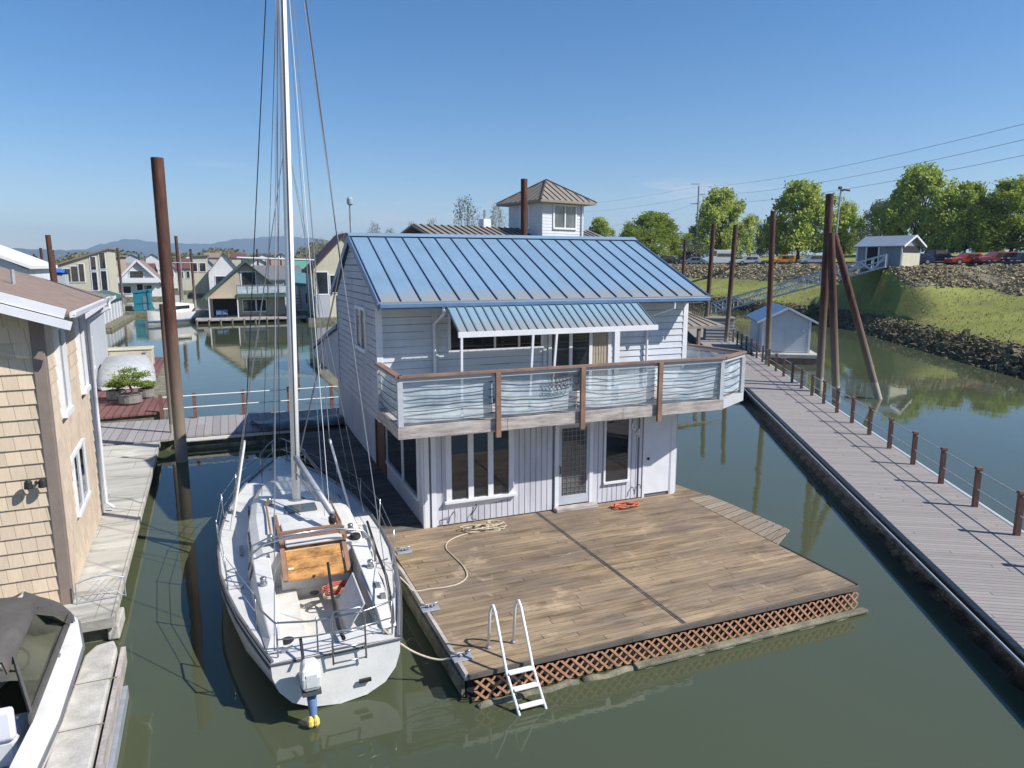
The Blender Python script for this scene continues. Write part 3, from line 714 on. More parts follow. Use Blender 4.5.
for y in ys:
    p = sec(y); yo = lambda z, y=y: y+(.25*(z-.9) if y > 10 else 0)-(.12*(.9-z) if y < .1 else 0)
    secs.append([(-x, yo(z), z) for x, z in p[::-1]]+[(x, yo(z), z) for x, z in p[1:]])
hl = MB(); hl.loft(secs); hl.quad(*secs[0]); hull = hl.build('hull', M['gel'], B, smooth=True)
mod = hull.modifiers.new('edge', 'EDGE_SPLIT'); mod.split_angle = radians(38)
for side in (-1, 1):
    st = MB(); st.tube([(side*(hw(y)+.012), y+(.03 if y > 10.5 else 0), zs(y)-.09) for y in ys[:-1]], .02, 6); st.build('rub_stripe', M['darkwire'], B)
    st = MB(); st.tube([(side*(hw(y)-.03), y, zs(y)+.03) for y in ys[:-1]], .028, 6); st.build('toe_rail', M['wire'], B)
st = MB(); st.tube([(-hw(0)-.01, -.02, zs(0)-.02), (0, -.03, zs(0)-.03), (hw(0)+.01, -.02, zs(0)-.02)], .018, 6); st.build('stern_rub_rail', M['darkwire'], B)
# deck with the cockpit well cut out
def deckstrip(y0, y1, xi, n=8):
    for s in (-1, 1):
        q = []
        for i in range(n+1):
            y = y0+(y1-y0)*i/n; q.append([(s*xi, y, zs(y)+.02), (s*max(xi+.001, hw(y)-.02), y, zs(y))])
        dk.loft(q)
dk = MB(); deckstrip(0, .55, 0, 3); deckstrip(.55, 3.2, .78, 8); deckstrip(3.2, LB-.02, 0, 16)
dk.build('deck', M['gel'], B)
ck = MB(); ck.box(-.78, .78, .55, 3.2, .32, .36)      # cockpit floor
ck.box(-.78, -.36, .8, 3.2, .36, .66); ck.box(.36, .78, .8, 3.2, .36, .66); ck.box(-.78, .78, .55, .8, .36, .66)
for s in (-1, 1): ck.box(min(s*.78, s*.82), max(s*.78, s*.82), .5, 3.22, .3, .92)
ck.box(-.82, .82, .5, .545, .3, .9); ck.build('cockpit', M['gel_dirty'], B, bevel=.015)
# coamings
for s in (-1, 1):
    cm = []
    for y, w_, z in ((.35, .95, .93), (.6, .98, 1.02), (1.5, 1.06, 1.16), (2.6, 1.1, 1.24), (3.5, 1.12, 1.32)):
        cm.append([(s*.8, y, .88), (s*.8, y, z), (s*(w_), y, z-.02), (s*(w_+.1), y, .9)])
    MB().loft(cm, caps=True).build('coaming', M['gel'], B, bevel=.02)
# cabin trunk
cb = []
for y, w_, z in ((3.25, 1.06, 1.36), (3.9, 1.1, 1.42), (5.2, 1.1, 1.46), (6.6, .98, 1.44), (7.8, .78, 1.36), (8.7, .5, 1.2), (9.1, .36, 1.06)):
    b_ = zs(y)
    cb.append([(-w_-.08, y, b_), (-w_, y, z-.09), (-w_*.86, y, z), (-.3, y, z+.05), (.3, y, z+.05), (w_*.86, y, z), (w_, y, z-.09), (w_+.08, y, b_)])
cab = MB(); cab.loft(cb, caps=True); cab = cab.build('cabin', M['gel'], B, bevel=.0)
for s in (-1, 1):
    for y in (3.9, 4.5, 5.6, 6.3):
        w_ = 1.12 if y < 5.5 else 1.06
        p = MB(); p.bar((s*(w_+.0), y, 1.2), (s*(w_-.0), y+.36, 1.2), .05, .13); p.build('portlight', M['glass'], cab)
    p = MB(); p.tube([(s*.72, 4.0, 1.47), (s*.72, 4.05, 1.53), (s*.7, 5.9, 1.54), (s*.7, 5.95, 1.48)], .02, 6); p.build('grab_rail', M['teak'], B)
MB().box(-.5, .62, 3.15, 4.4, 1.46, 1.535).build('sliding_hatch', M['gel'], B, bevel=.03)
for x in (-.56, .68): MB().box(x-.035, x+.035, 3.2, 5.0, 1.46, 1.53).build('hatch_runner', M['teak'], B)
MB().box(-.34, .36, 5.0, 5.5, 1.51, 1.55).build('deck_hatch', M['glass_mid'], B, bevel=.03)
h2 = MB().box(-.28, .28, 8.1, 8.62, 1.26, 1.38); h2.build('fore_hatch', M['gel'], B, bevel=.05)
# plywood companionway boards
q = MB()
def sl(x, t, o=0): return (x, 3.5-.85*t, 1.6-.62*t+o)
for k in range(4):
    t0, t1 = .14+k*.215, .14+(k+1)*.215-.012
    q.hexa([sl(-.5, t0, -.03), sl(.58, t0, -.03), sl(.58, t1, -.03), sl(-.5, t1, -.03), sl(-.5, t0), sl(.58, t0), sl(.58, t1), sl(-.5, t1)])
q.build('companionway_boards', M['plywood'], B)
q = MB()
q.bar(sl(-.56, .0, .03), sl(-.56, 1.02, .03), .09, .07); q.bar(sl(.64, .0, .03), sl(.64, 1.02, .03), .09, .07)
q.bar(sl(-.58, 0, .035), sl(.66, 0, .035), .1, .07); q.bar(sl(-.58, .12, .03), sl(.66, .12, .03), .05, .05)
q.build('companionway_frame', M['teak'], B)
MB().box(-.8, .8, 3.19, 3.245, .3, 1.38).build('bulkhead', M['gel_dirty'], B)
MB().box(-.62, .7, 2.95, 3.185, .66, .95).build('bridge_step', M['gel'], B, bevel=.02)
# fittings
def winch(x, y, z):
    t = MB().lathe([(.075, 0), (.07, .05), (.05, .07), (.055, .11), (.062, .13), (.05, .15), (.02, .155)], (x, y, z), 14).build('winch', M['chrome'], B, smooth=True)
for x, y, z in ((-.98, 2.2, 1.2), (.98, 2.2, 1.2), (-.75, 3.6, 1.46), (.85, 3.6, 1.46), (-.62, 5.9, 1.49)): winch(x, y, z)
for x, y in ((-.8, .25), (.82, .22), (-.35, 10.1), (.35, 10.1), (1.35, 3.0), (-1.35, 2.9)):
    m = MB(); z = zs(y)+.03; m.tube([(x-.14, y, z+.06), (x-.05, y, z+.04), (x+.05, y, z+.04), (x+.14, y, z+.06)], .016, 6); m.box(x-.04, x+.04, y-.025, y+.025, z-.02, z+.04); m.build('cleat', M['chrome'], B)
for x, y, w_, h_ in ((.95, 1.5, .14, .2), (1.0, 1.9, .12, .12), (1.1, 3.0, .16, .1), (-1.3, 4.7, .08, .5), (1.32, 4.6, .08, .5), (.98, 1.1, .1, .1)):
    MB().box(x-w_/2, x+w_/2, y-h_/2, y+h_/2, zs(y)+.02, zs(y)+(.09 if w_ > .09 else .06)+(.2 if abs(x) < 1.2 else 0)).build('deck_fitting', M['wire'], B, bevel=.01)
MB().lathe([(.1, 0), (.11, .02), (.08, .03)], (-.72, .55, zs(.5)+.03), 14).build('compass', M['black'], B)
MB().lathe([(.1, 0), (.12, .04), (.1, .1)], (.9, 3.35, 1.37), 14).build('instrument', M['black'], B)
MB().lathe([(.07, 0), (.09, .03), (.04, .035)], (-.05, 2.6, .665), 12).build('instrument', M['black'], B)
MB().box(-.5, -.38, 2.85, 3.03, .9, 1.15).build('step_block', M['gel'], B, bevel=.02)
tl = MB(); tl.tube([(.12, .1, 1.0), (.1, .5, 1.02), (.14, 1.4, 1.1), (.22, 2.5, 1.3)], [.035, .034, .03, .024], 8); tl.build('tiller', M['black'], B, smooth=True)
# raised locker lids
for xa, t in ((.34, .28), (.85, -.08)):
    m = MB(); m.hexa([(xa, 1.0, .66), (xa+.03, 1.0, .66), (xa+.03, 2.2, .66), (xa, 2.2, .66), (xa+t, 1.0, 1.08), (xa+t+.03, 1.0, 1.08), (xa+t+.03, 2.2, 1.16), (xa+t, 2.2, 1.16)])
    m.build('locker_lid', M['gel_grey'], B, bevel=.01)
c = []
for i in range(70):
    a = i*.6; c.append((.42+.3*cos(a)*(1+.2*sin(i*.9)), 2.45+.16*sin(a), .7+.002*i))
m = MB().tube(c, .011, 5).build('coiled_line', M['redrope'], B)
c = [(.42+.34*cos(i*.63), 2.4+.22*sin(i*.63+.4), .69+.0015*i) for i in range(40)]
MB().tube(c, .011, 5).build('coiled_line', M['rope'], B)
MB().tube([(1.5, 5.2, 1.0), (1.4, 4.0, .98), (1.3, 3.2, 1.1), (1.28, 2.2, .98), (1.12, 1.0, .95), (1.0, .4, .95)], .03, 8).build('black_hose', M['black'], B, smooth=True)
# stern pulpit, stanchions, lifelines
P1 = .98
def rl(pts, r=.016, nm='rail', mat='chrome'): return MB().tube(pts, r, 7).build(nm, M[mat], B, smooth=True)
top = [(-1.16, 1.15, 1.52), (-1.1, .6, 1.5), (-.92, .12, 1.48), (-.4, -.02, 1.47), (.4, -.02, 1.47), (.92, .1, 1.5), (1.16, .7, 1.52), (1.25, 1.4, 1.54)]
rl(top, .016, 'stern_pulpit')
for x, y in ((-1.16, 1.15), (-.9, .12), (-.3, .02), (.92, .12), (1.25, 1.4)):
    rl([(x, y, zs(y)+.02), (x, y, 1.5)], .014, 'stanchion')
rl([(-.9, .1, 1.2), (-.35, .0, 1.2), (.35, 0, 1.2), (.9, .1, 1.2)], .012, 'stern_pulpit')
bt = [(-.62, 9.6, 1.72), (-.35, 10.6, 1.74), (-.08, 11.25, 1.75), (.08, 11.25, 1.75), (.35, 10.6, 1.74), (.62, 9.6, 1.72)]
rl(bt, .016, 'bow_pulpit'); rl([(p[0], p[1]-.05, 1.42) for p in bt], .012, 'bow_pulpit')
for x, y in ((-.6, 9.65), (.6, 9.65), (-.2, 10.9), (.2, 10.9)): rl([(x, y, zs(y)), (x, y, 1.73)], .014, 'stanchion')
for s in (-1, 1):
    stn = [2.9, 4.9, 6.7, 8.3]
    for y in stn: rl([(s*(hw(y)-.06), y, zs(y)), (s*(hw(y)-.03), y, 1.62)], .013, 'stanchion')
    for z in (1.58, 1.27):
        pl = [(s*1.18, 1.2, z-.06)]+[(s*(hw(y)-.035), y, z) for y in stn]+[(s*.62, 9.6, z+.1)]
        rl(pl, .006, 'lifeline', 'wire')
# curved boom-gallows / traveller rail over the hatch
rl([(-1.18, 3.0, .98), (-1.12, 3.0, 1.5), (-.9, 3.02, 1.66), (-.4, 3.03, 1.74), (.5, 3.03, 1.76), (1.0, 3.0, 1.66), (1.2, 3.0, 1.4), (1.24, 3.0, .98)], .026, 'arch_rail')
rl([(-1.2, 3.45, 1.0), (-1.1, 3.42, 1.5), (-.8, 3.42, 1.62), (.7, 3.42, 1.64)], .02, 'arch_rail')
# mast, boom, rigging
MX, MY = 0.0, 6.0
def mp(z): return (MX+(z-1.5)*.024, MY+(z-1.5)*.012, z)
MT = 17.2
m = MB().tube([mp(1.45), mp(6), mp(11), mp(MT)], [.1, .1, .095, .075], 14); mast = m.build('mast', M['alu'], B, smooth=True)
m = MB().tube([(mp(z)[0]-.0, mp(z)[1]-.1, z) for z in (2.0, 8, MT-.2)], .016, 6); m.build('sail_track', M['darkwire'], B)
MB().lathe([(.2, 0), (.2, .03), (.13, .05)], (0, MY, 1.47), 14).build('mast_collar', M['wire'], B)
m = MB().tube([(.02, 5.85, 2.55), (.5, 3.75, 1.85)], .07, 10); bm = m.build('boom', M['galv'], B, smooth=True)
MB().tube([(.0, 5.88, 2.2), (.3, 4.6, 1.9)], .02, 6).build('vang', M['wire'], B)
MB().lathe([(.05, 0), (.08, .06), (.08, .16), (.04, .2)], (.5, 3.7, 1.62), 8).build('sheet_block', M['black'], B)
def stay(p, q, r=.007, nm='shroud', mat='wire'): MB().tube([p, q], r, 5).build(nm, M[mat], B)
for s in (-1, 1):
    stay(mp(9.8), (s*1.5, 5.6, 1.1)); stay(mp(9.8), (s*1.45, 6.9, 1.1))
    e = Vector((-1.4, 6.5, 1.1)) if s < 0 else Vector((1.2, 5.8, 1.12)); f_ = e+Vector((.36*-s, .3, 1.75))
    MB().tube([tuple(e), tuple(f_)], .028, 8).build('shroud_cover', M['pipe'], B); stay(tuple(f_), mp(MT-.6), .012, 'shroud', 'darkwire' if s < 0 else 'wire')
    stay(mp(MT-1), (s*.95, .15, 1.0), .008, 'backstay')
stay(mp(MT-.3), (0, 11.2, 1.2), .01, 'forestay', 'darkwire')
MB().tube([mp(MT-.2), (1.35, 6.6, 7.0), (1.05, 6.4, 5.9), (.12, 6.0, 2.6)], .018, 6).build('loose_halyard', M['darkwire'], B)
for x, y in ((.42, 4.3), (.52, 4.2)): stay(mp(15.5), (x, y, 1.6), .007, 'halyard', 'pipe')
for x, y in ((-.75, 6.6), (-.45, 7.2)): stay(mp(14.5), (x, y, 1.5), .006, 'halyard', 'darkwire')
stay(mp(12), (-.3, 9.2, 1.2), .007, 'halyard', 'wire')
# boarding ladder on the transom
lx = .28
for x in (-.22, .3):
    pass
rl([(-.09, -.14, .72), (-.09, -.12, 1.5), (-.03, -.11, 1.6), (.37, -.11, 1.6), (.43, -.12, 1.5), (.43, -.14, .72)], .016, 'ladder_rail')
for z, y in ((.74, -.14), (.98, -.135), (1.24, -.13)):
    rl([(-.09, y, z), (.43, y, z)], .013, 'ladder_rung')
rl([(-.05, -.02, .86), (-.09, -.14, .95)], .012, 'ladder_bracket'); rl([(.4, -.02, .86), (.43, -.14, .95)], .012, 'ladder_bracket')
MB().box(.3, .5, -.16, -.11, .3, .36).build('hull_fitting', M['black'], B, bevel=.01)
# outboard motor
mo = MB(); mo.loft([[(x*k-.48, -.42+y*k*1.0+o, z) for x, y in ((-.16, -.2), (.16, -.2), (.185, .0), (.15, .2), (-.15, .2), (-.185, 0))] for k, o, z in ((.62, -.06, .64), (.84, -.04, .71), (.88, -.04, .86), (.8, -.02, .97), (.5, .0, 1.04))], closed=True, caps=True)
mo = mo.build('outboard_motor', M['gel'], B, bevel=.025)
MB().box(-.56, -.4, -.64, -.612, .72, .92).build('louvre_panel', M['gel_grey'], mo)
MB().box(-.62, -.34, -.6, -.24, .56, .62).build('lower_cowl', M['darkwire'], mo)
MB().tube([(-.48, -.44, .58), (-.47, -.5, .2), (-.46, -.56, -.25)], [.085, .06, .05], 10).build('cloth_cover', M['bluecloth'], mo, smooth=True)
for x in (-.56, -.4): MB().lathe([(.03, -.07), (.055, -.03), (.05, .04), (.02, .1)], (x+.04*(-1 if x > -.48 else 1), -.57, .1), 9).build('yellow_wrap', M['yellow'], mo)
MB().box(-.62, -.34, -.24, -.02, .5, .66).build('bracket', M['wire'], mo)
MB().tube([(-.55, -.2, .95), (-.55, .1, 1.15)], .025, 6).build('tiller_grip', M['black'], mo)
rope('stern_line', [loc((W(-2.15, -5.35, 0)[0], W(-2.15, -5.35, 0)[1], .98)), (-1.75, -5.55, .62), (-1.3, -5.75, .45), (-.95, -5.92, .56)], .018, M['rope'], 'cream stern line from the sailboat to the front corner cleat of the deck', 'rope')

# ---------------------------------------------------------------- left shingled house with its float
SH = thing('shingled_house', 'cream shingled floating house with a brown roof and white gutters at the left edge', 'house', W(-7.42, -1.22, 0), YAW+radians(2.5))
WL = -6.5
MB().box(WL, 0, 0, 5.55, .5, 6.12).build('wall', M['shingle'], SH)
s = MB(); laps(s, 'F', 0, WL, -.14, .55, 6.3, .28, .035); s.build('front_shingles', M['shingle'], SH)
s = MB(); laps(s, 'R', 0, .16, 5.5, .55, 6.05, .28, .03); s.build('side_shingles', M['shingle2'], SH)
MB().box(-.15, .05, -.05, .16, .5, 6.1).build('corner_board', M['browntrim'], SH, bevel=.01)
MB().box(-.05, .07, 5.5, 5.62, .5, 6.1).build('corner_board', M['white_trim'], SH)
rs = .34
def rz(x): return 6.16+rs*(.55-x)
rf = MB(); ry0, ry1 = -.5, 6.3
rf.hexa([(.55, ry0, rz(.55)-.08), (.55, ry1, rz(.55)-.08), (WL, ry1, rz(WL)-.08), (WL, ry0, rz(WL)-.08), (.55, ry0, rz(.55)), (.55, ry1, rz(.55)), (WL, ry1, rz(WL)), (WL, ry0, rz(WL))])
rf.build('roof', M['brownroof'], SH)
b = MB(); b.bar((.5, ry0-.03, rz(.5)-.05), (WL, ry0-.03, rz(WL)-.05), .05, .17); b.bar((.58, ry0-.07, rz(.58)-.24), (WL, ry0-.07, rz(WL)-.24), .05, .15); b.build('front_fascia', M['white_trim'], SH)
b = MB(); b.extr([(.577, ry0, 6.16), (.577, ry0, 6.06), (.65, ry0, 6.06), (.68, ry0, 6.16), (.655, ry0, 6.16), (.635, ry0, 6.08), (.6, ry0, 6.08), (.6, ry0, 6.16)], (0, ry1-ry0, 0)); b.build('gutter', M['white_trim'], SH)
b = MB().box(.56, .575, ry0, ry1, 6.05, 6.15); b.build('side_fascia', M['white_trim'], SH)
b = MB().box(0.0, .56, ry0, ry1, 6.08, 6.12); b.build('soffit', M['browntrim'], SH)
MB().tube([(.62, 5.56, 6.1), (.62, 5.56, 5.9), (.12, 5.56, 5.6), (.12, 5.56, .75), (.3, 5.5, .6)], .045, 8).build('downspout', M['white_trim'], SH)
window(SH, 'R', 0, 1.25, 1.9, 4.05, 5.7, fw=.11, out=.1)
window(SH, 'R', 0, 4.1, 4.75, 4.05, 5.75, fw=.11, out=.1)
window(SH, 'R', 0, 1.7, 3.3, 1.75, 2.95, mull=(2.4,), fw=.07, out=.07)
lm = MB().tube([(-.3, -.05, 2.98), (-.3, -.14, 3.02)], .03, 8)
lm = lm.build('wall_lamp', M['black'], SH)
for x in (-.41, -.19): MB().lathe([(.02, .1), (.06, .06), (.075, -.06), (.07, -.07)], (x, -.2, 3.0), 10).build('lamp_head', M['black'], lm)
for x, y in ((-.72, 2.2), (-2.1, 5.2)):
    MB().tube([(x, y, rz(x)), (x, y, rz(x)+.3)], .04, 8).build('roof_vent', M['galv'], SH)
MB().box(-2.6, -1.9, 3.0, 3.9, rz(-1.9)+.0, rz(-2.6)+.16).build('skylight', M['pipe'], SH, bevel=.04)
FD = thing('pale_float', 'pale grey concrete-coloured float walk around the cream shingled house', 'deck', W(-7.42, -1.22, 0))
MB().prism([(-7, -.95), (.82, -.95), (.5, 13.3), (-.5, 13.3), (-7, 13.3)], .4, .5).build('deck_boards', M['pale_deck'], FD)
MB().prism([(-7, -1.0), (.86, -1.0), (.87, -.95), (-7, -.95)], .32, .51).build('edge_board', M['pale_deck'], FD)
b = MB(); b.bar((.85, -.98, .44), (.53, 13.3, .44), .05, .16); b.build('edge_board', M['pale_deck'], FD)
MB().prism([(-7, -.8), (.7, -.8), (.4, 13.2), (-7, 13.2)], -.3, .39).build('float_body', M['log'], FD)
m = MB().box(.72, .92, -.9, -.1, .02, .3); m.build('float_block', M['concrete'], FD, bevel=.03)
# low wire gate lying across the walk
t = thing('wire_fence', 'low arched wire fence panel standing on the pale walk at the shingled house corner', 'fence panel', W(-7.28, -1.35, .5), YAW+radians(4))
m = MB(); m.tube([(0, 0, 0), (0, 0, .42), (.3, 0, .5), (.55, 0, .5), (.82, 0, .4), (.82, 0, 0)], .014, 6); m.tube([(0, 0, .03), (.82, 0, .03)], .01, 6); m.build('frame', M['galv'], t)
m = MB()
for i in range(-3, 8):
    for s in (1, -1):
        a = (i*.13, .0, .03); b_ = (i*.13+s*.4, 0, .43)
        if 0 <= a[0] <= .82 and 0 <= b_[0] <= .82: m.tube([a, b_], .004, 4, cap=False)
m.build('mesh', M['galv'], t)
# grey house behind it
GH = thing('grey_house', 'grey lap sided house with a grey roof directly behind the cream shingled house', 'house', W(-9.6, 9.5, 0), YAW+radians(4))
MB().box(-7, 0, 0, 23, .5, 5.0).build('wall', M['greyside'], GH)
s = MB(); laps(s, 'R', 0, 0, 22.9, .6, 4.9, .16, .02); s.build('siding', M['greyside'], GH)
rf = MB(); rf.hexa([(.6, -2.2, 4.95), (.6, 24, 4.95), (-6, 24, 6.5), (-6, -2.2, 6.5), (.6, -2.2, 5.07), (.6, 24, 5.07), (-6, 24, 6.62), (-6, -2.2, 6.62)]); rf.build('roof', M['greyroof'], GH)
MB().bar((.64, -2.2, 5.0), (.64, 24, 5.0), .06, .16).build('fascia', M['white_trim'], GH)
window(GH, 'R', 0, 5.5, 6.6, 3.2, 4.4, fw=.1, out=.06); window(GH, 'R', 0, 12.5, 14, 2.0, 3.4, fw=.1, out=.06)
MB().tube([(-1.4, 8.5, 5.4), (-1.4, 8.5, 6.0)], .05, 8).build('roof_vent', M['galv'], GH)

# ---------------------------------------------------------------- motor boat bottom left
m, nt, bs = newmat('clear_vinyl')
bs.inputs['Base Color'].default_value = (.16, .16, .13, 1); bs.inputs['Roughness'].default_value = .12
tr_ = nd(nt, 'ShaderNodeBsdfTransparent'); tr_.inputs[0].default_value = (.75, .76, .68, 1)
mx = nd(nt, 'ShaderNodeMixShader'); lk(nt, ramp(nt, noise(nt, coords(nt), 1.5, 4), [(.35, .2), (.7, .55)]), mx.inputs[0]); lk(nt, tr_.outputs[0], mx.inputs[1]); lk(nt, bs.outputs[0], mx.inputs[2]); lk(nt, mx.outputs[0], nt.nodes['Material Output'].inputs[0])
M['vinyl'] = m
MBt = thing('motorboat', 'white motorboat under dark grey canvas at the lower left corner', 'motorboat', W(-7.98, -8.0, 0))
def mh(y): return [(0, 1.2), (2, 1.3), (4, 1.25), (5, 1.02), (5.6, .72), (6.0, .38), (6.2, .05)]
def mhw(y):
    p = mh(y)
    for (a, u_), (b_, v_) in zip(p, p[1:]):
        if y <= b_: return u_+(v_-u_)*(y-a)/(b_-a)
    return .05
yy = [0, 1, 2, 3, 4, 4.6, 5, 5.3, 5.6, 5.8, 6.0, 6.12, 6.2]
secs = [[(-mhw(y), y, .95), (-mhw(y)*.96, y, .7), (-mhw(y)*.85, y, .25), (0, y, -.2+.3*max(0, y-4)/2), (mhw(y)*.85, y, .25), (mhw(y)*.96, y, .7), (mhw(y), y, .95)] for y in yy]
MB().loft(secs, caps=True).build('hull', M['gel'], MBt, smooth=True)
for s in (-1, 1):
    g = [[(s*mhw(y), y, .95), (s*max(.01, mhw(y)-.07), y, 1.0), (s*max(.005, mhw(y)-.28), y, 1.02)] for y in yy]
    MB().loft(g).build('gunwale', M['gel'], MBt, smooth=True)
    MB().tube([(s*(mhw(y)+.01), y, .9) for y in yy], .025, 6).build('rub_rail', M['wire'], MBt)
g = []
for y in yy[3:]:
    h_ = max(.01, mhw(y)-.25); g.append([(-h_, y, 1.0), (-h_*.5, y, 1.1), (0, y, 1.14), (h_*.5, y, 1.1), (h_, y, 1.0)])
MB().loft(g).build('foredeck', M['gel'], MBt, smooth=True)
MB().box(-1.0, 1.0, 0.2, 3.2, .35, .45).build('cockpit_floor', M['gel_grey'], MBt)
g = []
for y in (4.75, 5.0, 5.3, 5.6, 5.85, 6.05, 6.17):
    h_ = max(.02, mhw(y)-.05); g.append([(-h_, y, 1.03), (-h_*.6, y, 1.1), (0, y, 1.13), (h_*.6, y, 1.1), (h_, y, 1.03)])
MB().loft(g).build('bow_cover', M['canvas'], MBt, smooth=True)
g = []
for y, w_, z in ((2.6, .62, 1.66), (2.9, .7, 1.84), (3.5, .72, 1.93), (4.2, .66, 1.86), (4.6, .52, 1.66)):
    g.append([(-w_, y, z-.25), (-w_*.93, y, z-.06), (-w_*.5, y, z), (0, y, z+.03), (w_*.5, y, z), (w_*.93, y, z-.06), (w_, y, z-.25)])
g2 = [[(p[0]*.97, p[1], p[2]-.04) for p in q] for q in g]
t_ = MB(); t_.loft(g); t_.loft(g2); t_.build('canvas_top', M['canvas'], MBt, smooth=True)
for s in (-1, 1):
    q = MB(); q.hexa([(s*.64, 2.8, 1.5), (s*.58, 4.4, 1.5), (s*.9, 4.9, 1.08), (s*.98, 2.0, 1.04), (s*.67, 2.8, 1.5), (s*.61, 4.4, 1.5), (s*.93, 4.9, 1.08), (s*1.01, 2.0, 1.04)]); q.build('side_curtain', M['vinyl'], MBt)
    q = MB(); q.bar((s*.66, 2.8, 1.52), (s*1.0, 2.0, 1.05), .03, .16); q.bar((s*1.0, 1.9, 1.07), (s*.95, 4.85, 1.1), .04, .12); q.bar((s*.6, 4.4, 1.5), (s*.93, 4.9, 1.1), .03, .1); q.build('canvas_edging', M['canvas'], MBt)
g = []
for x in (-1.0, -.7, -.3, .3, .7, 1.0):
    yb = 4.9-.35*abs(x)**2; g.append([(x, yb, 1.06), (x*.9, yb-.5, 1.5)])
MB().loft(g).build('windscreen', M['glass_mid'], MBt)
for x in (-.5, .55):
    MB().box(x-.28, x+.28, 1.9, 2.5, .45, .85).build('seat', M['gel_grey'], MBt, bevel=.06); MB().box(x-.28, x+.28, 1.85, 1.98, .85, 1.3).build('seat_back', M['white_trim'], MBt, bevel=.05)
MB().tube([(.55+.16*cos(a*pi/6), 3.3+.05*sin(a*pi/6), 1.25+.16*sin(a*pi/6)) for a in range(13)], .02, 6).build('steering_wheel', M['black'], MBt)
MB().box(.95, 1.02, 3.6, 3.66, .99, 1.06).build('cleat', M['wire'], MBt)

# concrete finger float
FF = thing('concrete_finger', 'narrow weathered concrete finger float beside the motorboat', 'dock', W(-6.48, -6.6, 0))
MB().prism([(-.3, -1.5), (.28, -1.5), (.16, 3.0), (.08, 3.28), (-.18, 3.2), (-.3, 2.9)], .1, .62).build('deck', M['concrete'], FF, bevel=.03)
MB().bar((.36, -1.5, .4), (.24, 3.1, .4), .07, .3).build('side_board', M['beam'], FF)
MB().bar((.4, -1.5, .12), (.3, 2.4, .12), .12, .2).build('rub_strip', M['galv'], FF)
MB().prism([(-.25, -1.5), (.3, -1.5), (.2, 2.9), (-.2, 2.9)], -.3, .095).build('float_body', M['log'], FF)
for y in (-.5, .8, 2.0): MB().box(-.31, .29, y-.008, y+.008, .615, .626).build('joint', M['log'], FF)
MB().tube([(-.32, 2.6, .4), (-.5, 3.0, .25), (-.8, 3.35, .2), (-1.0, 3.4, .35)], .03, 6).build('mooring_hose', M['rope'], FF)
MB().tube([(-.35, 1.2, .3), (-.65, 1.25, .32)], .04, 8).build('fender_arm', M['pipe'], FF)

# ---------------------------------------------------------------- piles
def pile(p, top, r, label, lean=(0, 0), group=None, mat='rust', sleeve=None, nm='steel_pile', cat='piling'):
    t = thing(nm, label, cat, (p[0], p[1], -.6), 0, group)
    h = top+.6
    MB().tube([(0, 0, 0), (lean[0]*h, lean[1]*h, h)], r, 18).build('shaft', M[mat], t, smooth=True).modifiers.new('e', 'EDGE_SPLIT').split_angle = radians(50)
    if sleeve: MB().tube([(0, 0, 0), (lean[0]*sleeve, lean[1]*sleeve, sleeve+.6)], r*1.35, 18).build('sleeve', M['rust'], t, smooth=True)
    return t
pile((-11.87, 24.35), 10.5, .2, 'tall rust red steel pile with a pale band at the water beside the sailboat bow')
pile((-13.3, 26.7), 5.5, .09, 'slender dark steel pole standing close behind the tall rusty pile left of the sailboat')
x, y, z = atY(524, 237, 32); pile((x, y), 10.7, .15, 'rust brown pile standing behind the blue roof in front of the square tower', sleeve=7.0)

# ---------------------------------------------------------------- cross walk behind the sailboat
CW = thing('cross_walk', 'grey plank cross walk with white pipe rails behind the sailboat bow', 'dock', W(0, 0, 0))
MB().prism([(-9.9, 12.2), (-6.6, 12.4), (-6.2, 12.7), (1.2, 12.7), (1.2, 15.9), (-9.9, 16.4)], .42, .5).build('deck_boards', M['walk_x'], CW)
MB().box(-6.3, -2.15, 12.58, 12.68, .3, .4).build('white_pipe', M['pipe'], CW)
MB().box(-9.8, 1.1, 12.8, 15.9, -.2, .41).build('float_body', M['log'], CW)
MB().tube([(-6.2, 12.5, .02), (-4, 12.45, .03), (-2.2, 12.5, .02)], .12, 8).build('float_log', M['log'], CW, smooth=True)
for x in (-5.8, -3.86, -1.95, -.08):
    MB().box(x-.07, x+.07, 15.95, 16.09, .3, 1.6).build('rail_post', M['redpost'], CW)
for z in (1.0, 1.5): MB().tube([(-7.0, 15.93, z), (.9, 15.93, z)], .025, 6).build('pipe_rail', M['pipe'], CW)
q = []
for i in range(5): q.append([(-3.3-.1*i+j*.45, 12.4+.4*i, .56+.05*sin(j*1.7+i)+(.12 if i in (1, 2, 3) else 0)) for j in range(9)])
m = MB().loft(q); o = m.build('liner_and_shade_black', M['tarp'], smooth=True, recalc=False); place(o, 0, 0, 0); tag(o, 'black stand-in for the house shade on the cross walk behind the sailboat mast', 'tarp')  # crumpled dark mesh added in place of the house shade on the walk
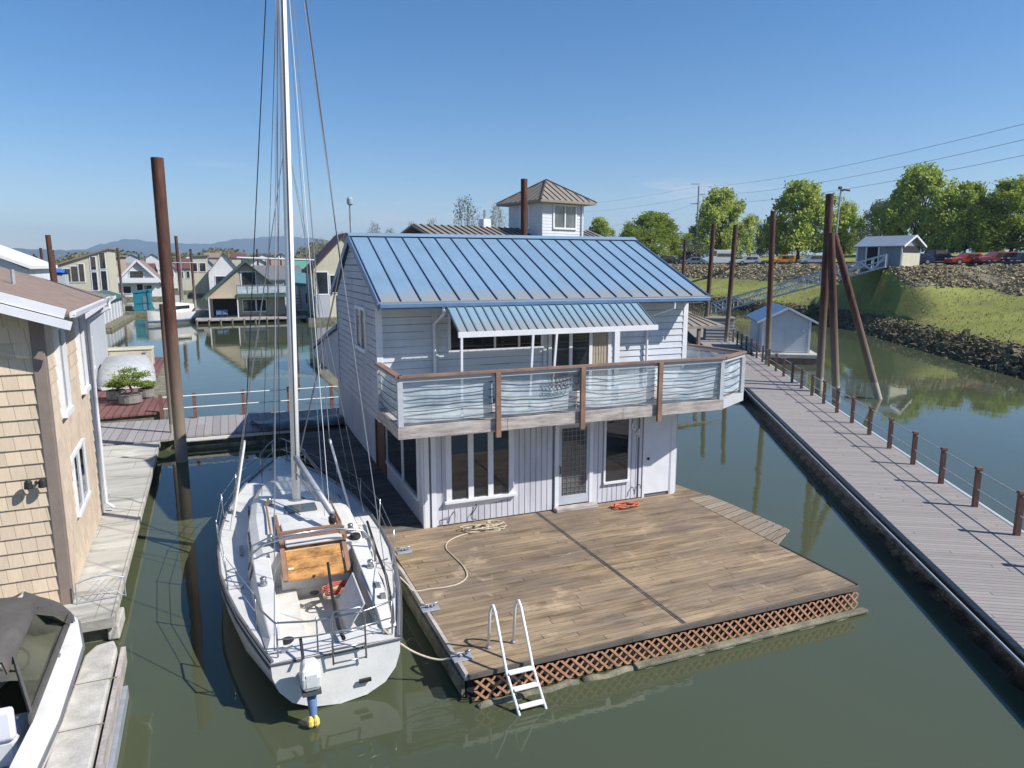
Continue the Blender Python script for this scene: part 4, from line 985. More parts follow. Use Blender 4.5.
# red-brown platform with covered boat and pots
RD_ = thing('red_platform', 'red brown plank platform left of the tall rusty pile', 'deck', W(0, 0, 0))
MB().prism([(-10.5, 16.5), (-7.1, 16.9), (-7.1, 20), (-8.0, 21), (-8.4, 37), (-13.5, 37.5), (-12, 25), (-10.6, 22)], .62, .7).build('deck_boards', M['red_deck'], RD_)
MB().prism([(-10.4, 16.6), (-7.2, 17.0), (-7.2, 20), (-8.5, 36.8), (-13.2, 37)], 0, .615).build('float_body', M['log'], RD_)
for x, y in ((-7.15, 16.85), (-10.3, 16.5)): MB().box(x-.08, x+.08, y-.08, y+.08, .3, 1.45).build('corner_post', M['redpost'], RD_)
CV = thing('covered_boat', 'small boat under a pale grey cover behind the potted pine', 'boat', W(-9.3, 23.6, .7), YAW+radians(4))
g = []
for y, w_, z in ((0, 1.0, .55), (.4, 1.25, 1.0), (1.5, 1.35, 1.25), (3.0, 1.3, 1.35), (4.5, 1.15, 1.15), (5.8, .7, .8), (6.4, .15, .6)):
    g.append([(-w_-.05, y, .2), (-w_, y, z*.55), (-w_*.75, y, z), (0, y, z+.12), (w_*.75, y, z), (w_, y, z*.55), (w_+.05, y, .2)])
MB().loft(g, caps=True).build('cover', M['greycover'], CV, smooth=True)
g = [[(p[0]*1.04, p[1]*1.0, .22-.18*(abs(k-3) < 3)) for k, p in enumerate(q)] for q in g]
MB().loft(g, caps=True).build('hull', M['gel'], CV)
ST = thing('storage_box', 'cream storage box with rounded lid behind the covered boat', 'box', W(-10.2, 32.5, .7))
MB().box(-1.6, 1.4, 0, 1.2, 0, 1.0).build('body', M['cream'], ST, bevel=.05); MB().box(-1.65, 1.45, -.05, 1.25, 1.01, 1.15).build('lid', M['cream'], ST, bevel=.06)
for x in (-1.1, .9): MB().box(x, x+.2, -.07, -.055, .85, .95).build('latch', M['galv'], ST)
rnd = random.Random(11)
def leafcloud(mb, cs, n, s, rad, rn, flat=1.0):
    for (cx, cy, cz) in cs:
        for _ in range(n):
            g1, g2, g3 = rn.gauss(0, rad), rn.gauss(0, rad), rn.gauss(0, rad*flat)
            p = Vector((cx+g1, cy+g2, cz+g3)); a = Vector((rn.uniform(-1, 1), rn.uniform(-1, 1), rn.uniform(-1, 1))).normalized(); b_ = a.orthogonal().normalized()
            k = s*rn.uniform(.6, 1.3); mb.quad(tuple(p-a*k), tuple(p+b_*k*.6), tuple(p+a*k), tuple(p-b_*k*.6))
def bonsai(p, label, h=1.0, w_=.8, pot='potgrey', rr=.42):
    t = thing('potted_pine', label, 'potted plant', p)
    MB().lathe([(rr*.8, 0), (rr, .1), (rr*1.02, .45), (rr*1.08, .47), (rr*.9, .47), (rr*.9, .42)], n=16).build('pot', M[pot], t, smooth=False)
    m = MB(); m.tube([(0, 0, .4), (.1, 0, .6), (-.05, .05, .4+h*.5), (.05, 0, .4+h*.8)], [.07, .06, .045, .02], 7)
    cs = []
    for i in range(7):
        a = i*2.4; q = (w_*.6*cos(a)*(.5+.5*((i*3) % 4)/3), w_*.6*sin(a)*.8, .4+h*(.45+.08*i)); m.tube([(0, 0, .4+h*.4), (q[0]*.5, q[1]*.5, q[2]-.06), q], [.03, .02, .01], 5); cs += [q, (q[0]*.8+.12, q[1], q[2]+.03)]
    m.build('trunk', M['bark'], t)
    l = MB(); leafcloud(l, cs, 130, .045, .14*w_+.03, rnd, .3); l.build('foliage', M['pine'], t, recalc=False)
bonsai(at(131, 404, .7), 'spreading cloud-pruned pine in a grey barrel on the red platform', 1.15, 1.1, rr=.48)
bonsai(at(147, 398, .7), 'small green shrub in a grey pot right of the spreading pine', .35, .4, rr=.34)
bonsai(at(117, 400, .7), 'low dark shrub in a grey pot left of the spreading pine', .5, .6, rr=.42)
t = thing('red_bowl', 'wide red brown bowl planter beside the grey house wall', 'planter', at(111, 364, .7))
MB().lathe([(.4, 0), (.75, .3), (.95, .75), (1.05, .78), (.9, .72)], n=18).build('bowl', M['pot'], t); l = MB(); leafcloud(l, [(0, 0, .85), (.6, .2, .85)], 200, .06, .3, rnd, .3); l.build('plants', M['leafB'], t, recalc=False)
M['brightgreen'] = simple('bright_green_roofing', (.10, .30, .20), .6, .15)
# ---------------------------------------------------------------- far floating homes on the left
def fh(name, label, px0, px1, Y, ze, za, depth, wall, roof, kind='gable', zb=.55, wins=(), doors=(), over=.4, float_=True, rot=YAW, cat='house', group=None):
    x0 = atY(px0, 264, Y)[0]; k1 = (px1-512)/FPX*cos(PIT)+.0; k1 = atY(px1, 264, Y)[0]/Y
    wd = (k1*Y-x0)/(cos(rot)-k1*sin(rot))
    t = thing(name, label, cat, (x0, Y, 0), rot, group)
    w = MB().box(0, wd, 0, depth, zb, ze)
    if kind == 'gable':
        w.extr([(0, .0, ze), (wd, .0, ze), (wd/2, .0, za-.1)], (0, depth, 0)); w.build('wall', M[wall], t)
        r = MB()
        for s in (0, 1):
            xe = -over if s == 0 else wd+over; zr = ze-(za-ze)*over/(wd/2)
            r.hexa([(xe, -over, zr), (wd/2, -over, za), (wd/2, depth+over, za), (xe, depth+over, zr), (xe, -over, zr+.18), (wd/2, -over, za+.18), (wd/2, depth+over, za+.18), (xe, depth+over, zr+.18)])
        r.build('roof', M[roof], t)
    elif kind == 'side':
        w.extr([(0, 0, ze), (0, depth, ze), (0, depth/2, za-.1)], (wd, 0, 0)); w.build('wall', M[wall], t)
        r = MB()
        for s in (0, 1):
            ye = -over if s == 0 else depth+over; zr = ze-(za-ze)*over/(depth/2)
            r.hexa([(-over, ye, zr), (wd+over, ye, zr), (wd+over, depth/2, za), (-over, depth/2, za), (-over, ye, zr+.18), (wd+over, ye, zr+.18), (wd+over, depth/2, za+.18), (-over, depth/2, za+.18)])
        r.build('roof', M[roof], t)
    else:       # mono pitch rising to the right (or left with 'shedl')
        zl, zr = (ze, za) if kind == 'shed' else (za, ze)
        w = MB().hexa([(0, 0, zb), (wd, 0, zb), (wd, depth, zb), (0, depth, zb), (0, 0, zl), (wd, 0, zr), (wd, depth, zr), (0, depth, zl)]); w.build('wall', M[wall], t)
        r = MB().hexa([(-over, -over, zl-.02), (wd+over, -over, zr+.02), (wd+over, depth+over, zr+.02), (-over, depth+over, zl-.02), (-over, -over, zl+.25), (wd+over, -over, zr+.3), (wd+over, depth+over, zr+.3), (-over, depth+over, zl+.25)]); r.build('roof', M[roof], t)
    for (a0, a1, z0, z1) in wins: window(t, 'F', 0, a0*wd, a1*wd, z0, z1, fw=.12, out=.08)
    for (a0, a1, z0, z1) in doors:
        d = MB(); fbox(d, 'F', 0, a0*wd, a1*wd, z0, z1, .0, .03); d.build('doorway', M['dark'], t)
    if float_: MB().box(-1, wd+1, -1.6, depth+1, -.2, zb-.01).build('float', M['log'], t)
    t['w'] = wd
    return t, wd
g_, gw = fh('green_roof_house', 'beige floating house with a green gable roof and a front balcony across the water', 206, 283, 86, 3.3, 7.2, 12, 'beige', 'greenroof', over=.8, zb=.6, wins=((.44, .6, 1.2, 2.6), (.62, .74, 1.2, 2.6), (.44, .62, 3.9, 6.0)), doors=((.05, .36, .7, 2.9),))
MB().box(0, .12, -2.0, -1.88, .6, 2.95).build('porch_post', M['white_trim'], g_); MB().box(.36*gw, .36*gw+.12, -2.0, -1.88, .6, 2.95).build('porch_post', M['white_trim'], g_)
MB().box(.36*gw, gw+.3, -2.2, 0, 3.0, 3.35).build('balcony_floor', M['greenroof'], g_)
MB().box(.0, .36*gw, -2.0, 0, 2.9, 3.05).build('porch_roof', M['beige'], g_)
for i in range(6): MB().box(.36*gw+i*1.2, .36*gw+i*1.2+.1, -2.15, -2.05, 3.35, 4.4).build('balcony_post', M['browntrim'], g_)
MB().box(.36*gw, gw+.3, -2.16, -2.04, 4.4, 4.5).build('balcony_rail', M['browntrim'], g_)
MB().box(.36*gw, gw+.2, -2.11, -2.09, 3.5, 4.35).build('balcony_screen', M['sheet'], g_)
MB().box(-1.5, gw+2.4, -3.4, -.0, .35, .56).build('deck', M['beam'], g_)
x = -1.4
m = MB()
while x < gw+2.3: m.tube([(x, -3.3, -.3), (x+.05, -3.35, .5)], .12, 6); x += 1.3
m.build('deck_piles', M['log'], g_)
m = MB()
for k in range(7):
    m.box(gw+.8, gw+2.0, -1+k*.35, -.7+k*.35, .6+k*.4, .68+k*.4)
for s in (gw+.8, gw+1.95): m.bar((s, -1, .7), (s, 1.6, 3.5), .08, .25); m.bar((s, -1, 1.6), (s, 1.6, 4.4), .08, .08)
m.build('stair', M['brownrail'], g_)
for x in (.12, .2):
    c = MB(); c.box(x*gw-.3, x*gw+.3, -1.5, -.9, .95, 1.05); c.box(x*gw-.3, x*gw+.3, -1.0, -.9, 1.05, 1.5)
    for a in (-.26, .22):
        for b_ in (-1.45, -.98): c.box(x*gw+a, x*gw+a+.05, b_, b_+.05, .6, .95)
    o = c.build('porch_chair', M['bluecloth']); o.location = g_.location; o.rotation_euler = (0, 0, YAW); tag(o, 'dark blue chair at the porch of the green roofed house, %s' % ('nearer its left post' if x < .15 else 'the right one of two'), 'chair', 'porch chairs')
t, wd = fh('white_a_frame_house', 'white A-frame floating house with a balcony across its gable', 116, 158, 140, 3.6, 7.6, 12, 'whitewall', 'brownroof', over=.6, wins=((.3, .62, 4.2, 5.6), (.12, .3, 1.2, 2.6), (.62, .8, 1.2, 2.8)), doors=((.45, .58, .7, 3.0),))
MB().box(0, wd, -1.3, 0, 3.3, 3.5).build('balcony_floor', M['white_trim'], t); MB().box(0, wd, -1.32, -1.26, 3.5, 4.3).build('balcony_rail', M['white_trim'], t)
b = MB(); b.bar((-.6, -.65, 3.2), (wd/2, -.65, 7.75), .1, .4); b.bar((wd+.6, -.65, 3.2), (wd/2, -.65, 7.75), .1, .4); b.build('rake_board', M['white_trim'], t)
fh('slant_roof_house', 'pale green house with tall windows under a brown roof slanting up to the right', 56, 108, 120, 6.6, 9.5, 10, 'cream', 'brownroof', 'shed', wins=((.12, .25, 4.0, 6.2), (.27, .4, 4.0, 6.6), (.42, .52, 4.0, 7.0), (.66, .76, 2.5, 5.6), (.66, .76, 6.0, 8.2), (.84, .95, 2.5, 5.8), (.84, .95, 6.2, 8.9)))
fh('tan_house', 'tan two storey house just right of the slanting brown roof', 104, 121, 140, 8.0, 8.4, 8, 'beige', 'tan_metal', 'shed', wins=((.3, .7, 5.2, 6.4),))
# long sheds with green roof, right side facing the channel
t = thing('grey_boathouse', 'long grey boathouse with a pale green roof beside the cream house roof corner', 'boathouse', W(-20.6, 69.5, 0))
MB().box(0, 3.6, 0, 18.5, .4, 2.9).build('wall', M['greyside'], t)
r = MB()
for s in (0, 1):
    xe = (-.4, 4.0)[s]; r.hexa([(xe, -.3, 2.8), (1.8, -.3, 3.6), (1.8, 18.8, 3.6), (xe, 18.8, 2.8), (xe, -.3, 2.92), (1.8, -.3, 3.72), (1.8, 18.8, 3.72), (xe, 18.8, 2.92)])
r.build('roof', M['greenroof'], t)
for i in range(7):
    q = MB(); fbox(q, 'R', 3.6, 1+i*2.5, 1.15+i*2.5, .4, 2.9, 0, .06); q.build('corner_board', M['white_trim'], t)
MB().box(-1, 4.8, -1, 19.5, -.3, .35).build('float', M['log'], t)
t, wd = fh('turquoise_shed', 'bright turquoise shed standing at the water left of the far white motorboat', 130, 147, 97, 3.0, 3.25, 3, 'turq', 'turq', 'shed', over=.1, cat='shed')
q = MB(); fbox(q, 'F', 0, wd*.55, wd*.9, .7, 2.6, 0, .05); q.build('door', M['tealroof'], t)
# far white motorboat
t = thing('white_cabin_boat', 'white cabin boat with a navy waterline stripe on the far side of the channel', 'boat', atY(173, 322, 84)[:2]+(0,), YAW+radians(135))
g = []
for y, w_, z in ((-3.6, 1.1, 1.3), (-2, 1.35, 1.3), (0, 1.4, 1.35), (1.6, 1.2, 1.45), (2.8, .7, 1.6), (3.5, .08, 1.75)):
    g.append([(-w_, y, z), (-w_*.9, y, .5), (-w_*.75, y, 0), (0, y, -.3), (w_*.75, y, 0), (w_*.9, y, .5), (w_, y, z)])
MB().loft(g, caps=True).build('hull', M['gel'], t, smooth=True)
for s in (-1, 1): MB().tube([(s*(p[1][0]*-1)*1.02, p[0][1], .45) for p in g], .12, 6).build('stripe', M['bluecloth'], t)
g = [[(-w_, y, 1.3), (-w_*.9, y, z), (0, y, z+.1), (w_*.9, y, z), (w_, y, 1.3)] for y, w_, z in ((-2.4, 1.1, 2.2), (-.5, 1.1, 2.4), (.6, 1.0, 2.2), (1.7, .8, 1.5))]
MB().loft(g, caps=True).build('cabin', M['gel'], t, smooth=True)
MB().box(-1.12, 1.12, -1.6, .3, 1.75, 2.1).build('cabin_window', M['glass'], t)
g = thing('white_mast', 'white sailing mast rising behind the far white cabin boat', 'mast', atY(183.5, 300, 96)[:2]+(0,)); MB().tube([(0, 0, 0), (0, 0, 9)], .06, 8).build('pole', M['galv'], g); MB().bar((-1.3, 0, 7.2), (1.6, 0, 7.2), .05).build('spreader', M['alu'], g)
# behind the green roofed house
fh('grey_gable_house', 'white house with a steep grey gable behind and left of the green roof', 208, 240, 150, 5.2, 9.3, 10, 'whitewall', 'greyroof', wins=((.2, .5, 2.6, 4.4),))
fh('pale_flat_house', 'cream flat roofed house with a balcony left of the green roof', 190, 207, 155, 8.6, 8.7, 8, 'cream', 'greyroof', 'shed', wins=((.1, .4, 5.4, 7.2), (.55, .9, 5.4, 7.2)))
fh('blue_grey_house', 'low blue grey roofed house just right of the green gable', 256, 300, 112, 4.6, 6.6, 9, 'greyside', 'greyroof', 'side', wins=((.2, .4, 2.5, 4), (.6, .8, 2.5, 4)))
fh('teal_roof_house', 'white house with a teal roof left of the maroon roofed house', 296, 322, 98, 4.2, 5.8, 9, 'whitewall', 'tealroof', 'side', wins=((.3, .6, 1.6, 3),))
fh('bright_green_roof', 'distant white house with a bright green roof right of the sailboat mast', 294, 330, 165, 6.0, 7.8, 9, 'whitewall', 'brightgreen', 'side')
t, wd = fh('maroon_roof_house', 'two storey cream house with a maroon roof touching the left edge of the main house', 313, 380, 86, 6.4, 10.6, 9, 'cream', 'maroonroof', 'gable', wins=((.24, .32, 3.6, 5.6), (.04, .2, 3.4, 6.0)), doors=((.1, .17, .7, 2.8),), over=.5)
MB().box(-.05, wd*.2, -1.4, -.01, .6, 3.2).build('lean_to', M['greyside'], t)
hues = [('whitewall', 'greyroof', 'white', 'grey'), ('beige', 'brownroof', 'beige', 'brown'), ('greyside', 'tealroof', 'grey', 'teal'), ('cream', 'maroonroof', 'cream', 'maroon'), ('whitewall', 'greenroof', 'white', 'green')]
spots = [(118, 133, 205, 5.5, 7.2, 1), (160, 176, 190, 5.5, 7.6, 0), (176, 192, 175, 6, 8.2, 3), (198, 214, 215, 6.5, 8.8, 2), (240, 252, 190, 6.5, 8.5, 4), (250, 268, 185, 7, 8.4, 0), (268, 286, 175, 6.4, 8.2, 1), (286, 298, 185, 7.0, 8.6, 2), (322, 342, 150, 6.6, 8.0, 0), (126, 138, 260, 9.5, 10.5, 2), (146, 160, 250, 9, 10.5, 0), (186, 198, 255, 9.3, 10.8, 4), (206, 220, 262, 9.4, 11, 1), (232, 246, 250, 9.2, 10.6, 3), (256, 272, 240, 9.2, 10.4, 0), (276, 288, 250, 9.0, 10.6, 4), (160, 170, 235, 8.6, 10, 1), (322, 338, 220, 8.6, 10.4, 2), (136, 152, 180, 5, 7, 3), (84, 100, 190, 7, 8.2, 4), (222, 236, 182, 6.2, 8.0, 0), (302, 318, 205, 6.5, 8.4, 3)]
where = ['behind the white A-frame gable', 'just right of the tall rusty pile', 'behind the far cabin boat', 'left of the grey gable', 'above the green gable ridge', 'behind the sailboat halyards left of the mast', 'immediately left of the sailboat mast', 'immediately right of the sailboat mast', 'above the maroon house eave', 'right of the A-frame', 'behind the slanting roof', 'right of the grey gable', 'above the bright green roof']
where = where[:9]+['low on skyline between slant roof and A-frame', 'low on skyline left of the tall pile', 'low on skyline behind the thin white mast', 'low on skyline over the grey gable', 'low on skyline above the green gable', 'low on skyline under the long white pole', 'low on skyline touching the mast from the left', 'low on skyline behind the tall pile', 'low on skyline above the maroon roof']+where[9:]
for (a, b_, Y, ze, za, k), wh in zip(spots, where):
    wl, rf, n1, n2 = hues[k]
    fh('far_house', 'distant %s house with %s roof %s' % (n1, n2, wh), a, b_, Y, ze, za, 8, wl, rf, 'side' if k % 2 else 'gable', wins=((.2, .4, 3.6, 5.2), (.6, .8, 3.6, 5.2)), group='far row of floating homes')
t = thing('white_long_pole', 'long white horizontal pole resting over the roofs behind the sailboat mast', 'pole', atY(237, 258, 92)[:2]+(0,), radians(-2))
MB().tube([(0, 0, 7.8), (14.0, .8, 7.35)], .13, 8).build('pole', M['alu'], t)
for x, y, h_ in ((.6, .03, 7.7), (13.4, .77, 7.3)): MB().tube([(x, y, -.5), (x, y, h_)], .1, 8).build('support', M['rust'], t)
t = thing('blue_tarps', 'bright blue tarp bundle seen above the grey roof at the far left', 'tarp', atY(48, 268, 100)[:2]+(5.6,), YAW)
g = [[(x, y, .8*sin(1.3*x+y)*.3+.6*(1 if 0 < y < 3 else 0)) for y in (0, .8, 2, 3)] for x in [i*.5-1.6 for i in range(8)]]
MB().loft(g).build('sheet', simple('bright_blue', (.03, .13, .5), .6), t)
MB().box(-1.6, 1.9, .3, 2.7, -6, -.1).build('stack', M['greyside'], t)
fh('white_roof_house', 'pale roofed house whose sloping white roof shows above the brown roof at the left edge', -40, 26, 60, 6.55, 9.0, 10, 'whitewall', 'pipe', 'shedl')
# far piles on the left
for px, py, Y, r, lab in ((49, 235, 60, .2, 'tallest rust pile above the grey roof at the far left'), (52, 250, 62, .22, 'shorter thick rust pile right beside the tallest one at far left'), (41.5, 248, 75, .14, 'slim dark pile left of the tallest rust pile'), (34.5, 254, 90, .12, 'short dark pile nearest the left edge of the photo'), (37, 256, 95, .12, 'short dark pile paired with the one nearest the left edge'), (118, 248, 110, .18, 'dark pile at the right end of the slanting brown roof'), (176.5, 236, 122, .26, 'rust pile behind the far white cabin boat'), (191, 249, 120, .2, 'rust pile right of the white mast behind the cabin boat'), (257.5, 249, 120, .17, 'dark pile above the green roof left of the mast'), (291, 238, 95, .25, 'thick rust pile close right of the sailboat mast'), (281, 255, 140, .15, 'short pile close left of the sailboat mast'), (310, 246, 130, .15, 'thin pile over the bright green roof'), (323, 250, 130, .15, 'thin pile right of the bright green roof'), (139, 254, 150, .18, 'short pile behind the white A-frame'), (270, 252, 130, .15, 'thin pile between the halyards and the mast')):
    p = atY(px, py, Y); pile((p[0], p[1]), p[2], r, lab, group='piles of the far moorage', lean=(-.01, 0))
# wooden walk and clutter along the far shore
t = thing('far_walk', 'low plank walk along the far side of the channel', 'dock', W(-19, 66, 0))
MB().box(0, 60, 27, 29, .3, .5).build('deck_boards', M['beam'], t)
m = MB()
for i in range(30): m.tube([(2*i, 26.95, -.4), (2*i, 26.95, .45)], .12, 6)
m.build('float_logs', M['log'], t)

# ---------------------------------------------------------------- house behind with the square tower
t = thing('tower_house', 'grey house with a tan metal roof and a square tower lookout behind the blue roof', 'house', atY(542, 250, 47)[:2]+(0,), radians(37))
tw, td = 3.65, 3.65
MB().box(-7.6, 6.0, -1.0, 7.0, .5, 7.9).build('wall', M['greyside'], t)
r = MB()
for (ya, za, yb, zb) in ((-1.8, 7.75, 2.7, 9.3), (7.5, 7.75, 2.7, 9.3)):
    r.hexa([(-8.2, ya, za), (7.6, ya, za), (6.8, yb, zb), (-8.2, yb, zb), (-8.2, ya, za+.12), (7.6, ya, za+.12), (6.8, yb, zb+.12), (-8.2, yb, zb+.12)])
r.build('roof', M['tan_metal'], t)
r = MB()
for i in range(30): x = -8.1+i*.5; r.bar((x, -1.8, 7.9), (x, 2.66, 9.45), .05, .06)
r.build('roof_seams', M['tan_seam'], t)
k = MB().box(0, tw, 0, td, 7.0, 11.15); k = k.build('tower', M['white_side'], t)
q = MB(); laps(q, 'F', 0, 0, tw, 7.2, 11.1, .2, .025); laps(q, 'L', 0, 0, td, 7.2, 11.1, .2, .025); q.build('tower_siding', M['white'], t)
window(t, 'F', 0, 1.0, 2.85, 9.4, 10.8, mull=(1.92,), fw=.12, out=.09, glass='glass_mid'); window(t, 'L', 0, 1.4, 2.2, 9.4, 10.8, fw=.12, out=.09)
cx, cy = tw/2, td/2
r = MB(); e = 2.45; r.add([(cx-e, cy-e, 11.1), (cx+e, cy-e, 11.1), (cx+e, cy+e, 11.1), (cx-e, cy+e, 11.1), (cx, cy, 12.65), (cx-e, cy-e, 10.95), (cx+e, cy-e, 10.95), (cx+e, cy+e, 10.95), (cx-e, cy+e, 10.95)], [(0, 1, 4), (1, 2, 4), (2, 3, 4), (3, 0, 4), (5, 6, 1, 0), (6, 7, 2, 1), (7, 8, 3, 2), (8, 5, 0, 3), (5, 8, 7, 6)])
r.build('tower_roof', M['tan_metal'], t)
r = MB()
for i in range(10):
    o = -e+.1+i*(2*e-.2)/9; q = 1-abs(o)/e
    r.bar((cx+o, cy-e, 11.13), (cx+o, cy-e+e*q, 11.13+1.55*q), .05, .05); r.bar((cx-e, cy+o, 11.13), (cx-e+e*q, cy+o, 11.13+1.55*q), .05, .05)
for sx, sy in ((-1, -1), (1, -1), (-1, 1)): r.bar((cx+sx*e, cy+sy*e, 11.13), (cx, cy, 12.7), .08, .07)
r.build('tower_roof_seams', M['tan_seam'], t)
MB().tube([(tw-.2, -.1, 11.0), (tw-.2, -.1, 8.6)], .05, 8).build('downspout', M['white_trim'], t)
MB().box(-2.3, -1.7, 3.4, 4.0, 8.6, 10.0).build('chimney', M['white_trim'], t); MB().tube([(-2.0, 3.7, 10.0), (-2.0, 3.7, 10.6)], .09, 8).build('flue', M['galv'], t)
MB().box(-8, 7.5, -2.0, 8, -.2, .49).build('float', M['log'], t)
# canopy and post right of the balcony
t = thing('tan_canopy', 'low tan metal canopy on posts seen between the main house and the long walkway', 'canopy', atY(688, 330, 44)[:2]+(0,), YAW)
q = MB(); q.hexa([(-4, -.3, 3.0), (2.6, -.3, 3.0), (.2, 3.0, 4.2), (-4, 3.0, 4.2), (-4, -.3, 3.15), (2.6, -.3, 3.15), (.2, 3.0, 4.35), (-4, 3.0, 4.35)]); q.build('roof', M['tan_metal'], t)
q = MB()
for i in range(10): x = -3.6+i*.62; q.bar((x, -.3, 3.17), (min(x, .2+(x-.2)*.1), 2.95, 4.37), .05, .05)
q.build('roof_seams', M['tan_seam'], t)
for x, y in ((.75, -.1), (-3.5, -.1), (.2, 2.6)): MB().box(x-.09, x+.09, y-.09, y+.09, .4, 2.99).build('post', M['rust'], t)
MB().box(-4, 1.6, -.6, 4, .2, .45).build('deck', M['walk'], t)

# ---------------------------------------------------------------- long walkway on the right
WR = radians(-8.5)
O = at(1016, 535, .5)
WK = thing('long_walkway', 'long grey plank walkway with red brown posts and cable rails on the right', 'dock', (O[0], O[1], 0), WR)
MB().prism([(-2.7, -9), (.2, -9), (.2, 84), (-2.75, 84)], .42, .5).build('deck_boards', M['walk'], WK)
MB().prism([(-9.5, 20.5), (-2.72, 20.5), (-2.72, 27), (-9.5, 27)], .42, .495).build('branch_boards', M['walk'], WK)
MB().box(-2.7, .1, -9, 84, -.3, .41).build('float_body', M['dark'], WK)
MB().box(-9.4, -2.75, 20.6, 26.9, -.3, .41).build('float_body', M['dark'], WK)
b = MB().box(-2.86, -2.705, -9, 20.4, .38, .52); b.build('edge_timber', M['tarp'], WK, bevel=.02)
g = []
y = -9
rr = random.Random(5)
while y < 20.4:
    g.append([(-2.78+rr.uniform(-.02, .02), y, .37), (-2.9+rr.uniform(-.07, .04), y, .27+rr.uniform(-.03, .03)), (-2.84+rr.uniform(-.05, .05), y, .15), (-2.96+rr.uniform(-.06, .06), y, .03), (-2.85, y, -.15)]); y += .17
MB().loft(g).build('black_liner', M['tarp'], WK, smooth=True, recalc=False)
MB().tube([(-2.93, -9, .44), (-2.93, 20.4, .44)], .03, 6).build('edge_cable', M['galv'], WK)
MB().tube([(.27, -9, .47), (.27, 62, .47)], .06, 8).build('white_pipe', M['pipe'], WK)
MB().tube([(.4, -9, .36), (.4, 62, .36)], .05, 8).build('white_pipe', M['pipe'], WK)
for k in range(-3, 38):
    y = k*2.054
    MB().box(-.05, .07, y-.06, y+.06, .5, 1.56).hexa([(-.075, y-.085, 1.55), (.095, y-.085, 1.55), (.095, y+.085, 1.55), (-.075, y+.085, 1.55), (-.06, y-.07, 1.61), (.08, y-.07, 1.61), (.08, y+.07, 1.61), (-.06, y+.07, 1.61)]).build('rail_post', M['redpost'], WK)
for z in (1.0, 1.5): MB().tube([(.01, -8, z), (.01, 76, z)], .02, 5).build('rail_cable', M['galv'], WK)
m = MB().box(-.2, .05, 44.6, 44.9, .5, 1.5); m.build('service_box', M['greyside'], WK)
pr = lambda px, py: at(px, py, 0)
def lpile(base_px, top_px, r, label, dY=0, group=None):
    b_ = pr(*base_px); tp = atY(top_px[0], top_px[1], b_[1]+dY); h = tp[2]
    return pile((b_[0], b_[1]), h, r, label, lean=((tp[0]-b_[0])/h, dY/h), group=group)
lpile((819, 393), (830, 194), .2, 'tallest rusty pile of the braced trio right of the walkway', .3)
lpile((837.5, 402), (832, 233), .19, 'nearer upright rusty pile of the braced trio, standing in front of the tallest', .5)
b_ = pr(882.6, 399); tp = atY(838, 234, 37.2)
C_ = pile((b_[0], b_[1]), tp[2], .18, 'rusty pile leaning sharply to the left against the braced trio', lean=((tp[0]-b_[0])/tp[2], (tp[1]-b_[1])/tp[2]))
q = MB(); p0 = atY(831, 243, 37.4); p1 = atY(839, 243, 37.2); q.bar((-.35, 0, -.2), (p1[0]-p0[0]+.1, p1[1]-p0[1], -.2), .3, .5); q = q.build('pile_bracket', M['rust']); q.location = p0; tag(q, 'rusty steel bracket tying the tops of the braced pile trio together', 'bracket')
t = thing('lamp_pole', 'thin lamp pole fixed on top of the braced pile trio', 'street lamp', atY(836, 236, 37.3))
MB().tube([(0, 0, 0), (.1, 0, 2.35)], .045, 8).build('pole', M['galv'], t); MB().tube([(.1, 0, 2.3), (.25, -.1, 2.34), (.5, -.2, 2.3)], .05, 8).build('lamp_head', M['black'], t)
MB().box(-.05, .12, -.05, .05, 2.36, 2.5).build('sensor', M['black'], t)
lpile((767, 372), (773.5, 211), .17, 'rusty pile rising in front of the small blue roofed shed')
for (px, py, Y, lab) in ((736, 225, 59, 'rusty pile just left of the small blue roofed shed'), (714, 224, 62, 'rusty pile above the tan canopy right of the blue roof corner'), (685.5, 240, 95, 'short rusty pile partly hidden by the slope of the blue roof')):
    p = atY(px, py, Y); pile((p[0]-.35, p[1]), p[2], .19, lab, lean=(.03, 0))
# shed on its float
sx, sy, _ = at(761, 352, .7)
t = thing('small_shed', 'small white sided shed with a blue roof on a float beside the walkway', 'shed', (sx, sy, 0), radians(-11))
sw, sd = 3.3, 6.0
MB().box(0, sw, 0, sd, .7, 3.0).extr([(0, 0, 3.0), (sw, 0, 3.0), (sw/2, 0, 3.82)], (0, sd, 0)).build('wall', M['white_side'], t)
q = MB(); laps(q, 'F', 0, .08, sw-.08, .75, 3.8, .16, .022, top=lambda a: 3.0+.82*(1-abs(a-sw/2)/(sw/2))); q.build('front_siding', M['white'], t)
q = MB(); laps(q, 'L', 0, .08, sd-.05, .75, 3.0, .16, .022); q.build('side_siding', M['white'], t)
for x in (0, sw-.12): MB().box(x-.01, x+.13, -.035, -.02, .7, 3.0).build('corner_board', M['white_trim'], t)
r = MB()
for xe in (-.4, sw+.4): r.hexa([(xe, -.3, 2.84), (sw/2, -.3, 3.88), (sw/2, sd+.3, 3.88), (xe, sd+.3, 2.84), (xe, -.3, 2.92), (sw/2, -.3, 3.96), (sw/2, sd+.3, 3.96), (xe, sd+.3, 2.92)])
r.build('roof', M['blue_trim'], t)
q = MB(); q.bar((-.42, -.33, 2.85), (sw/2, -.33, 3.91), .05, .14); q.bar((sw+.42, -.33, 2.85), (sw/2, -.33, 3.91), .05, .14); q.build('rake_board', M['white_trim'], t)
q = MB(); fbox(q, 'L', 0, 1.3, 2.3, .75, 2.8, .02, .04); q.build('door', M['greyside'], t)
